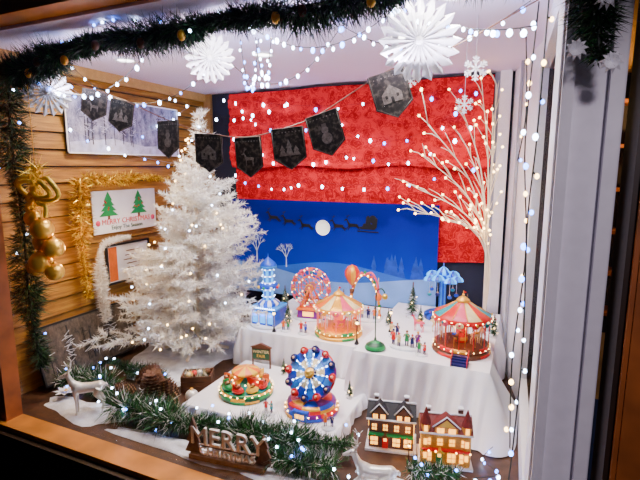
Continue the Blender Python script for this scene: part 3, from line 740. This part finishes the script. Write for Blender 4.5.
carousel('toy_carousel',(-.74,1.87,.1815),.110,.208,[GOLDP,ORG,CREAM,GOLDP,PINK,CREAM],[GOLDP,GRN,GOLDP],[CREAM,PINK,WHITE],PGLOW)
carousel('toy_carousel',(-.195,1.80,.2215),.112,.225,[RED,TEAL,RED,PINK,CREAM],[BRN,RED,GOLDP],[WHITE,CREAM,BRN],RED,rz=.3)
b=B('toy_staircase')
for k in range(4): b.box((0,.008*k,.004+.005*k),(.06,.05-.012*k,.008),NAVY)
for sg in(-1,1): b.tube([(sg*.028,-.03,.03),(sg*.028,.02,.05)],.002,RED,5); b.tube([(sg*.028,-.03,0),(sg*.028,-.03,.03)],.002,RED,5); b.tube([(sg*.028,.018,.015),(sg*.028,.018,.05)],.002,RED,5)
b.done((-.18,1.652,.2215))

b=B('toy_tilt_ride'); R=.092
b.lathe([(.001,0),(R,0),(R*1.02,.01),(R*.98,.02),(R*.94,.026),(R*.9,.027)],36,lambda j,k:[DGRN,GRN,GOLDP][(j+k//3)%3])
b.lathe([(R*.9,.026),(R*.55,.03),(R*.5,.03)],36,lambda j,k:[GRN,TEAL][(k//2)%2])
b.lathe([(R*.55,.03),(R*.5,.042),(R*.3,.05),(R*.12,.056),(R*.1,.072),(R*.04,.082),(.001,.083)],24,lambda j,k:[ORG,YEL,TEAL,RED][(k//3)%4] if j<4 else GOLDP)
for k in range(9):
    a=2*pi*k/9; M=RZ(a)@T(R*.74,0,.038)@RZ(pi/2)
    c=[RED,ORG,YEL,TEAL,GOLDP,ORG,GRN,RED,YEL][k]
    b.sph((0,0,0),.018,c,10,(1.25,.75,.7),M); b.lathe([(.001,.008),(.009,.012),(.011,.017)],8,BRN,M); b.box((-.012,0,.014),(.004,.02,.018),c,M)
    b.sph((.003,0,.018),.005,SKIN,6,M=M)
ring_bulbs(b,R*1.0,.024,24,WBULB,.0024); ring_bulbs(b,R*.5,.045,12,WBULB,.0024)
b.lathe([(.012,.07),(.05,.075),(.045,.082),(.001,.095)],12,lambda j,k:[ORG,YEL][k%2])
b.done((-.96,1.44,.0515),0,1.15)

b=B('toy_spinning_wheel_ride'); R=.083
b.lathe([(.001,0),(R*1.05,0),(R*1.08,.012),(R*.95,.02),(R*.95,.032),(R*.8,.04),(.001,.04)],32,lambda j,k:[PURP,RED,GOLDP,BLUE][(j+k//4)%4])
b.tube([(0,.02,.03),(0,.03,.11)],[.03,.02],PURP,12)
M=T(0,0,.118)@RX(math.radians(58))
b.lathe([(.001,-.006),(R*.98,-.008),(R*1.0,0),(R*.95,.006),(R*.62,.006),(R*.58,.010),(R*.25,.014),(R*.2,.022),(.001,.026)],36,lambda j,k:[(PURP),(PURP),(RED if (k//3)%2 else PURP),(LBLUE if (k//3)%2 else BLUE),(BLUE),(LBLUE if (k//3)%2 else CREAM),NAVY,GOLDP][j],M)
for k in range(12):
    a=2*pi*k/12; A=M@RZ(a)
    b.tube([(R*.2,0,.02),(R*.9,0,.014)],.0016,WHITE,5,A)
    for q in range(3): b.sph((R*(.36+.18*q),0,.018),.0022,BULB,5,M=A)
    b.sph((R*.92,0,.012),.014,[RED,BLUE,PINK,PURP][k%4],8,(.8,1.1,.7),A); b.lathe([(.011,.02),(.013,.016),(.004,.024)],8,[RED,NAVY][k%2],A@T(R*.92,0,0))
    b.sph((R*.92,0,.023),.005,SKIN,6,M=A)
b.sph((0,0,.026),.012,GOLD,10,M=M)
ring_bulbs(b,R*1.04,.016,20,WBULB,.0024)
b.box((0,-.08,.018),(.05,.02,.03),BLUE); b.box((0,-.091,.018),(.03,.002,.012),WGLOW)
b.done((-.67,1.43,.0515),0,1.14)

b=B('toy_drop_tower')
b.lathe([(.001,0),(.085,0),(.083,.01),(.001,.012)],24,STONE)
b.box((0,0,.045),(.12,.11,.07),BLUE); b.box((0,0,.083),(.13,.12,.008),LBLUE)
for k in(-1,0,1):
    b.box((k*.038,-.056,.04),(.024,.004,.04),BGLOW); b.lathe([(.001,.002),(.012,.002),(.012,-.002)],12,BGLOW,T(k*.038,-.056,.06)@RX(pi/2)); b.tube([(k*.038+.019,-.057,.01),(k*.038+.019,-.057,.08)],.003,WHITE,6)
b.tube([(-.057,-.057,.01),(-.057,-.057,.08)],.003,WHITE,6)
for k in range(12): b.sph((-.06+.12*k/11,-.062,.088),.0026,BULB,5)
b.lathe([(.045,.087),(.05,.1),(.04,.108),(.03,.115)],16,lambda j,k:[BLUE,WHITE][k%2])
b.lathe([(.024,.1),(.023,.25)],12,lambda j,k:BGLOW if k%2 else LBLUE)
for z in(.13,.16,.19,.22,.25): b.lathe([(.023,z-.003),(.028,z),(.023,z+.003)],12,WHITE); ring_bulbs(b,.028,z,8,BULB,.0018)
b.lathe([(.026,.165),(.042,.168),(.042,.185),(.026,.19)],12,BLUE)
for k in range(8):
    a=k*pi/4; b.sph((.044*cos(a),.044*sin(a),.172),.007,[RED,YEL,GRN,WHITE][k%4],6)
b.lathe([(.02,.25),(.038,.255),(.038,.268),(.03,.28),(.012,.295),(.003,.303),(.001,.32)],16,lambda j,k:LBLUE if j<2 else BLUE)
for k in range(6):
    a=k*pi/3+.3; b.sph((.07*cos(a),.07*sin(a)-.0,.015),.009,WNEED,6)
b.done((-1.095,1.855,.1815),0,1.08)

b=B('toy_ferris_wheel'); Rw=.086; hz=.145
b.lathe([(.001,0),(.09,0),(.088,.008),(.001,.01)],24,STONE,S(1,.7,1))
b.box((0,-.02,.028),(.1,.05,.036),PURP); b.box((0,-.046,.03),(.05,.003,.02),WGLOW); b.box((0,-.02,.05),(.11,.06,.006),ORG)
for y in(-.022,.022):
    for rr in(Rw,Rw*.62,Rw*.2): b.tube([(rr*cos(t),y,hz+rr*sin(t)) for t in [2*pi*k/28 for k in range(28)]],.0028,[PINK,ORG,GOLDP][[Rw,Rw*.62,Rw*.2].index(rr)],5,None,True)
    for k in range(12):
        a=2*pi*k/12; b.tube([(0,y,hz),(Rw*cos(a),y,hz+Rw*sin(a))],.0016,PINK,4); b.sph((Rw*cos(a+.26),y-.003,hz+Rw*sin(a+.26)),.0026,WBULB,5)
        if k%2: b.sph((Rw*.62*cos(a),y-.003,hz+Rw*.62*sin(a)),.0024,WBULB,5)
    for sg in(-1,1): b.tube([(0,y*1.3,hz),(sg*.055,y*1.6,.01)],.0035,ORG,6)
for k in range(12):
    a=2*pi*k/12; x,z=Rw*cos(a),hz+Rw*sin(a)
    b.tube([(x,-.022,z),(x,.022,z)],.0012,GOLD,4)
    b.lathe([(.001,-.02),(.010,-.019),(.012,-.008),(.009,-.008)],8,[PINK,ORG,YEL,TEAL][k%4],T(x,0,z)); b.lathe([(.012,0),(.001,.007)],8,[ORG,PINK,GOLDP][k%3],T(x,0,z)); b.tube([(x,0,z-.01),(x,0,z+.004)],.001,GOLD,4)
b.tube([(0,-.03,hz),(0,.03,hz)],.006,GOLD,8)
b.done((-.95,2.02,.1815),.15,1.08)

b=B('toy_balloon_ride')
b.lathe([(.001,0),(.075,0),(.073,.01),(.001,.012)],24,STONE,S(1,.7,1))
b.tube([(.05*cos(t)*1.2,.0,.012+.16*sin(t)) for t in [pi*k/14 for k in range(15)]],.005,GOLDP,6)
for k in range(15):
    t=pi*k/14; b.sph((.06*cos(t),-.006,.012+.16*sin(t)),.003,WBULB,5)
    b.sph((.06*cos(t),.0,.012+.16*sin(t)+.008),.007,[ORG,GRN,PINK][k%3],6)
b.lathe([(.001,.13),(.006,.131),(.018,.148),(.028,.168),(.028,.186),(.018,.203),(.001,.211)],18,lambda j,k:[ORG,GOLDP,RED][(k//2)%3],T(-.045,-.02,0))
b.lathe([(.001,.10),(.008,.10),(.01,.115),(.001,.115)],8,BRN,T(-.045,-.02,0))
for k in range(4): b.tube([(-.045+.009*cos(k*pi/2),-.02+.009*sin(k*pi/2),.115),(-.045+.012*cos(k*pi/2),-.02+.012*sin(k*pi/2),.142)],.0006,BRN,3)
b.tube([(-.045,-.02,.01),(-.045,-.02,.1)],.0025,GOLDP,5)
b.tube(smoothpath([(.0,-.01,.17),(.03,-.015,.185),(.055,-.02,.15),(.06,-.02,.11)],4),.004,PINK,6)
b.lathe([(.001,.08),(.012,.085),(.014,.10),(.001,.115)],10,ORG,T(.06,-.02,0))
b.tube([(.06,-.02,.11),(.06,-.02,.17)],.001,GOLD,4)
for k in range(5): person(b,-.05+.025*k,-.03,.011,.045,-pi/2,[RED,GRN,CREAM,NAVY,ORG][k],[NAVY,RED][k%2])
b.done((-.700,2.12,.1815),0,1.30)

b=B('toy_swing_ride')
b.lathe([(.001,0),(.07,0),(.07,.015),(.06,.02),(.001,.022)],24,lambda j,k:[NAVY,BLUE][k%2])
b.lathe([(.018,.02),(.014,.05),(.012,.16)],12,lambda j,k:[LBLUE,BLUE][k%2])
for k in range(7):
    a=2*pi*k/7; x,y=.052*cos(a),.052*sin(a); z=.155+.01*(k%2)
    b.tube([(0,0,.14),(x,y,z)],.0018,LBLUE,4)
    b.lathe([(.026,z-.002),(.022,z+.008),(.012,z+.015),(.001,z+.018)],10,lambda j,k:[BGLOW,BLUE,LBLUE][k%3],T(x,y,0))
    b.tube([(x,y,z),(x,y,z-.055)],.0008,WHITE,3); b.sph((x,y,z-.06),.009,[BLUE,TEAL,NAVY][k%3],8,(1,1,.8)); b.sph((x,y,z-.052),.004,SKIN,5); b.sph((x,y-.012,z+.004),.0028,BULB,5)
b.lathe([(.026,.175),(.030,.18),(.016,.197),(.001,.208)],12,lambda j,k:[BLUE,BGLOW][k%2]); b.tube([(0,0,.15),(0,0,.22)],.003,BLUE,5)
b.done((-.33,2.17,.2215),0,1.2)

b=B('ornament_display_stand')
b.lathe([(.001,0),(.04,0),(.042,.006),(.036,.018),(.02,.028),(.006,.034),(.004,.045)],24,lambda j,k:DGRN if j%2 else GRN)
b.tube(smoothpath([(0,0,.03),(0,0,.20),(.004,0,.235),(.022,0,.245),(.035,0,.23)],5),.0025,DGRN,6)
b.sph((.035,0,.215),.012,GOLD,12)
b.done((-.505,1.67,.2215))

def minitree(x,y,z,h,snow=True):
    b=B('miniature_pine_tree'); b.lathe([(.001,0),(.18*h,0),(.16*h,.03*h),(.001,.05*h)],12,STONE); b.tube([(0,0,0),(0,0,h)],.012*h+.001,BRN,5)
    for k in range(1000):
        t=rnd()**.7*0.9; a=ru(0,2*pi); R=.28*h*(1-t)
        zz=h*(.12+.88*t); b.needle(Vector((0,0,zz)),Vector((cos(a),sin(a),-.15)),R*ru(.7,1.05),.0035,random.choice([DGRN,NEED,NEED,DGRN,PAPER if snow else NEED2]))
    for k in range(4): b.sph((.14*h*cos(k*2.4),.14*h*sin(k*2.4),h*(.2+.12*k)),.0025,WBULB,5)
    b.done((x,y,z))
minitree(-1.0,1.87,.1815,.115); minitree(-1.15,2.12,.1815,.12); minitree(-.46,2.12,.2215,.17); minitree(-.82,2.14,.1815,.13)
minitree(-.90,1.64,.0515,.07); minitree(-.085,1.99,.2215,.1); minitree(-.57,1.56,.0515,.07); minitree(-.40,2.02,.2215,.09)
minitree(-1.06,2.20,.1815,.14); minitree(-.22,2.2,.2215,.12); minitree(-.53,1.95,.2215,.08); minitree(-.80,1.56,.0515,.075)
def lamppost(x,y,z,h=.08):
    b=B('miniature_lamp_post'); s=h/.08; b.lathe([(.001,0),(.009,0),(.004,.01),(.002,.02),(.0018,.06),(.004,.062)],8,BLACK,S(s)); b.sph((0,0,.068*s),.005*s,WBULB,8); b.lathe([(.006,.073),(.001,.08)],8,BLACK,S(s)); b.done((x,y,z))
lamppost(-.285,1.33,.004,.07); lamppost(-.62,1.78,.1815,.11); lamppost(-.50,1.88,.2215,.1); lamppost(-.84,1.64,.0515,.09); lamppost(-1.02,1.77,.1815,.1)

b=B('miniature_signboard')
for sg in(-1,1): b.tube([(sg*.04,0,0),(sg*.04,0,.1)],.004,BRN,6)
b.box((0,0,.065),(.085,.008,.055),BRN); b.box((0,-.0045,.065),(.075,.002,.045),DGRN); b.poly([(-.05,.095),(.05,.095),(0,.115)],.014,BRN)
v,f=textgeo('WINTER',.02,.0005); b.add(v,f,CREAM,T(0,-.0065,.07)@RX(pi/2)); v,f=textgeo('FAIR',.02,.0005); b.add(v,f,YEL,T(0,-.0065,.05)@RX(pi/2))
b.done((-1.02,1.655,.0515),.2)

# ---------------------------------------------------------------- village houses
def house(name,loc,w,d,h,wall,roof,trim,rz,glow=WGLOW,style=0):
    b=B(name); hw=h*.70
    b.box((0,0,.004),(w*1.15,d*1.3,.008),STONE)
    b.box((0,0,.008+hw/2),(w,d,hw),wall)
    e=.008; zt=.008+hw-.002
    vs=[(-w/2-e,-d/2-e,zt),(w/2+e,-d/2-e,zt),(w/2+e,d/2+e,zt),(-w/2-e,d/2+e,zt),(-w/2-e,0,zt+h*.26),(w/2+e,0,zt+h*.26)]
    b.add(vs,[(0,1,5,4),(2,3,4,5),(0,3,2,1),(0,4,3),(1,2,5)],[roof,roof,roof,wall,wall])
    b.tube([(-w/2-e,0,zt+h*.265),(w/2+e,0,zt+h*.265)],.0035,STONE,6)
    b.tube([(-w/2-e,-d/2-e,zt),(w/2+e,-d/2-e,zt)],.003,STONE,6)
    for gx in ((-.27*w,.27*w) if style==0 else (-.0*w,)):
        gw=.17*w if style==0 else .24*w
        b.box((gx,-d*.34,zt+h*.03),(gw*2,d*.42,h*.24),wall)
        b.poly([(gx-gw*1.15,zt+h*.14),(gx+gw*1.15,zt+h*.14),(gx,zt+h*.36)],d*.47,roof,T(0,-d*.34,0))
        b.poly([(gx-gw*.8,zt+h*.15),(gx+gw*.8,zt+h*.15),(gx,zt+h*.30)],.002,trim,T(0,-d*.58,0))
        b.tube([(gx-gw*1.2,-d*.58,zt+h*.14),(gx,-d*.58,zt+h*.365),(gx+gw*1.2,-d*.58,zt+h*.14)],.0025,STONE,5)
        for q in (-.5,.5):
            b.box((gx+q*gw,-d*.552,zt+h*.05),(gw*.6,.003,h*.13),glow); b.box((gx+q*gw,-d*.556,zt+h*.05),(.0016,.003,h*.13),trim)
    if style==1:
        for tx_ in(-.43*w,.43*w):
            b.lathe([(w*.10,.008),(w*.10,hw+.03),(w*.12,hw+.032),(w*.07,hw+.055),(w*.02,hw+.08),(.001,hw+.085)],8,lambda j,k:(wall if j<1 else (trim if j==1 else roof)),T(tx_,-d*.42,0),False)
            for zz in(.2,.5,.78): b.box((tx_,-d*.42-w*.095,.008+h*zz),(w*.07,.004,h*.12),glow)
    n=4
    for k in range(n):
        x=-w/2+w*(k+.5)/n
        if k==1:
            b.box((x,-d/2-.002,.008+h*.15),(w*.13,.006,h*.28),RED if style==0 else GRN); b.box((x,-d/2-.006,.008+h*.22),(w*.07,.002,h*.07),glow)
            b.poly([(x-w*.1,.008+h*.3),(x+w*.1,.008+h*.3),(x,.008+h*.38)],.02,trim,T(0,-d/2-.008,0))
        else:
            b.box((x,-d/2-.001,.008+h*.17),(w*.19,.004,h*.21),trim); b.box((x,-d/2-.003,.008+h*.17),(w*.16,.004,h*.18),glow)
            b.box((x,-d/2-.006,.008+h*.17),(.002,.002,h*.18),trim); b.box((x,-d/2-.006,.008+h*.17),(w*.16,.002,.002),trim)
        b.box((x,-d/2-.001,.008+h*.50),(w*.15,.004,h*.18),trim); b.box((x,-d/2-.003,.008+h*.50),(w*.10,.004,h*.13),glow); b.box((x,-d/2-.006,.008+h*.50),(.002,.002,h*.15),trim); b.box((x,-d/2-.006,.008+h*.50),(w*.12,.002,.002),trim)
    for sg in(-1,1):
        for k in(-1,1):
            for zz in(.17,.5): b.box((sg*(w/2+.001),k*d*.22,.008+h*zz),(.004,d*.18,h*.14),glow)
    b.box((0,-d/2-.006,.008+h*.34),(w,.014,h*.035),RED if style else GRN)
    for k in range(8): b.sph((-w/2+w*k/7,-d/2-.014,.008+h*.33),.0025,random.choice([RED,WBULB,GRN]),5)
    b.box((w*.33,d*.12,zt+h*.24),(w*.1,w*.1,h*.26),BRICK); b.box((w*.33,d*.12,zt+h*.375),(w*.12,w*.12,h*.03),STONE)
    b.box((-w*.36,d*.12,zt+h*.24),(w*.09,w*.09,h*.22),BRICK); b.box((-w*.36,d*.12,zt+h*.355),(w*.11,w*.11,h*.03),STONE)
    return b.done(loc,rz)
SLATE=mat('slate_roof',(.010,.010,.016),.7,var=.3,scale=120); RROOF=mat('red_roof',(.16,.012,.01),.6,var=.3,scale=120)
house('village_house',(-.365,1.415,.002),.145,.09,.15,BRICK,SLATE,BRN,.22,style=0)
house('village_house',(-.188,1.40,.002),.145,.085,.155,BRICKY,RROOF,YEL,.25,style=1)

# ---------------------------------------------------------------- floor items
def pinecone(x,y,z,h,rx,rz):
    b=B('pinecone'); M=RZ(rz)@RX(rx)
    b.sph((0,0,h*.48),h*.3,CONE,10,(.8,.8,1.5),M)
    rows=11
    for j in range(rows):
        t=(j+.5)/rows; R=h*.36*math.sin(pi*(.12+.8*t))**.8; n=max(5,int(13*sin(pi*(.15+.7*t))))
        for k in range(n):
            a=2*pi*(k+.5*(j%2))/n
            A=M@RZ(a)@T(R*.72,0,h*t*.95)@RY(-.5+.5*t)
            s=h*.13
            b.add([(-s*.6,0,0),(s*.1,-s*.55,0),(s*.75,-s*.4,s*.12),(s*.95,0,s*.28),(s*.75,s*.4,s*.12),(s*.1,s*.55,0),(s*.3,0,-s*.25)],[(0,1,2,3,4,5),(0,6,2,1),(6,3,2),(6,4,3),(0,5,4,6)],[CONE,CONE,CONET,CONET,CONE],A)
    b.done((x,y,z))
pinecone(-1.29,1.29,.015,.135,.1,.3); pinecone(-1.18,1.27,.03,.11,-.4,1.4); pinecone(-1.42,1.33,.04,.115,.9,2.1); pinecone(-1.54,1.36,.035,.10,1.2,.4); pinecone(-1.37,1.27,.045,.09,1.1,-.6); pinecone(-1.62,1.33,.04,.09,1.0,1.4)
b=B('wooden_crate')
CR=mat('dark_crate_wood',(.10,.035,.012),.6,var=.4,scale=20)
for k in range(3):
    for sg in(-1,1):
        b.box((0,sg*.04,.012+.024*k),(.12,.006,.020),CR); b.box((sg*.06,0,.012+.024*k),(.006,.08,.020),CR)
for sx in(-1,1):
    for sy in(-1,1): b.box((sx*.056,sy*.036,.037),(.008,.008,.074),BRN)
b.box((0,0,.004),(.12,.08,.006),CR)
for k in range(220): b.needle(Vector((ru(-.05,.05),ru(-.03,.03),.055)),Vector((ru(-.6,.6),ru(-.6,.6),1)),.035,.003,random.choice([WNEED,NEED,CREAM]))
for k in range(5): b.sph((ru(-.04,.04),ru(-.02,.02),.07),.014,[GOLDP,CREAM,BRN,SILVER,RED][k],10)
b.done((-1.215,1.46,.004),.5)
b=B('white_bauble'); b.sph((0,0,.026),.026,SILVER,18); b.lathe([(.006,.05),(.006,.058),(.001,.058)],8,GOLDP); b.done((-1.165,1.36,.004))
b=B('poinsettia_flower')
for k in range(8):
    a=k*pi/4; M=RZ(a)@RY(-.3); L=.05
    b.add([(0,0,0),(L*.5,-L*.25,.004),(L,0,0),(L*.5,L*.25,.006)],[(0,1,2,3)],PAPER,M)
    M=RZ(a+.4)@RY(-.7); L=.032; b.add([(0,0,.003),(L*.5,-L*.25,.006),(L,0,0),(L*.5,L*.25,.006)],[(0,1,2,3)],PAPER,M)
b.sph((0,0,.012),.007,GOLDP,8); b.done((-1.64,1.17,.03))

b=B('merry_christmas_sign'); SW=mat('weathered_sign_wood',(.20,.11,.07),.6,var=.3,scale=50)
b.box((0,0,.008),(.26,.03,.016),SW)
v,f=textgeo('MERRY',.085,.005); b.add(v,f,SILVER,T(0,0,.048)@RX(pi/2))
v,f=textgeo('CHRISTMAS',.037,.005); b.add(v,f,SILVER,T(0,-.003,.018)@RX(pi/2))
b.box((0,.0,.046),(.19,.008,.005),SW)
for sg,hh in((-1,.12),(1,.10)):
    x=sg*.122; pts=[(x-.03,.014),(x+.03,.014),(x+.014,.014+hh*.3),(x+.024,.014+hh*.3),(x+.010,.014+hh*.6),(x+.017,.014+hh*.6),(x,.014+hh),(x-.017,.014+hh*.6),(x-.010,.014+hh*.6),(x-.024,.014+hh*.3),(x-.014,.014+hh*.3)]
    b.poly(pts,.008,SW,T(0,.004,0))
b.done((-.80,1.085,.013),.12)

# ---------------------------------------------------------------- lighting
def downlight(x,y,e,col=(1,.90,.80)):
    b=B('ceiling_downlight'); b.lathe([(.045,.0),(.047,-.004),(.036,-.006),(.034,.0),(.034,.001)],24,WHITE); b.lathe([(.001,-.001),(.033,-.001)],24,LAMP); b.done((x,y,CZ-.0005))
    l=bpy.data.lights.new('dl','AREA'); l.shape='DISK'; l.size=.06; l.energy=e; l.color=col; l.spread=math.radians(150)
    o=bpy.data.objects.new('downlight_lamp',l); bpy.context.collection.objects.link(o); o.location=(x,y,CZ-.012)
downlight(-.98,1.65,6); downlight(-.42,1.62,7.5); downlight(-1.55,1.50,6,(1,.74,.42)); downlight(-.75,1.3,4.5); downlight(-.2,1.3,4)
def lamp(name,type,loc,e,col,size=.1,rot=None,sy=None):
    l=bpy.data.lights.new(name,type); l.energy=e; l.color=col
    if type=='AREA':
        l.size=size
        if sy: l.shape='RECTANGLE'; l.size_y=sy
    else: l.shadow_soft_size=size
    if type=='SPOT': l.spot_size=math.radians(34); l.spot_blend=.6
    o=bpy.data.objects.new(name,l); bpy.context.collection.objects.link(o); o.location=loc
    if rot: o.rotation_euler=rot
    return o
lamp('header_fill_strip','AREA',(-.85,1.20,1.33),4.5,(1,.92,.88),1.5,(math.radians(60),0,0),.03)  # unseen strip added behind the garland to brighten the interior
lamp('header_fill_strip','AREA',(-.85,1.20,1.20),6.5,(.86,.76,1),1.5,(math.radians(160),0,0),.03)  # unseen upward strip added to wash the ceiling
lamp('left_wall_warm_fill','POINT',(-1.66,1.30,.6),2.2,(1,.54,.13),.02)  # unseen warm point light added to brighten the left wall
lamp('carousel_glow_fill','POINT',(-.74,1.79,.30),.18,(1,.55,.25),.008)  # added point light under the canopy for extra carousel glow
lamp('carousel_glow_fill','POINT',(-.195,1.72,.34),.18,(1,.65,.35),.008)  # same added glow under the other carousel's canopy
lamp('tower_glow_fill','POINT',(-1.09,1.74,.33),.2,(.15,.45,1),.008)  # unseen blue point light added in front of the tower for glow
lamp('tilt_ride_glow_fill','POINT',(-.96,1.36,.17),.10,(1,.6,.3),.008)  # unseen warm point light added by the ride for glow
lamp('village_lamp','POINT',(-.29,1.33,.07),.14,(1,.50,.12),.008)
lamp('passage_lamp','POINT',(.3,2.9,1.2),18,(1,.65,.25),.05)
sc=lamp('post_fill_spot','SPOT',(.45,-.9,1.7),70,(1,.86,1),.1)  # unseen outside spot added to brighten the white window post
sc.rotation_euler=(Vector((.17,1.0,.6))-Vector((.45,-.9,1.7))).to_track_quat('-Z','Y').to_euler()
w=bpy.data.worlds.new('night'); bpy.context.scene.world=w; w.use_nodes=True
w.node_tree.nodes['Background'].inputs[0].default_value=(.01,.012,.03,1); w.node_tree.nodes['Background'].inputs[1].default_value=.5
c=bpy.data.cameras.new('camera'); c.lens=25.9; c.sensor_width=36; c.clip_start=.01
o=bpy.data.objects.new('camera',c); bpy.context.collection.objects.link(o); o.location=(0,0,.93); o.rotation_euler=(math.radians(81),0,math.radians(24))
bpy.context.scene.camera=o
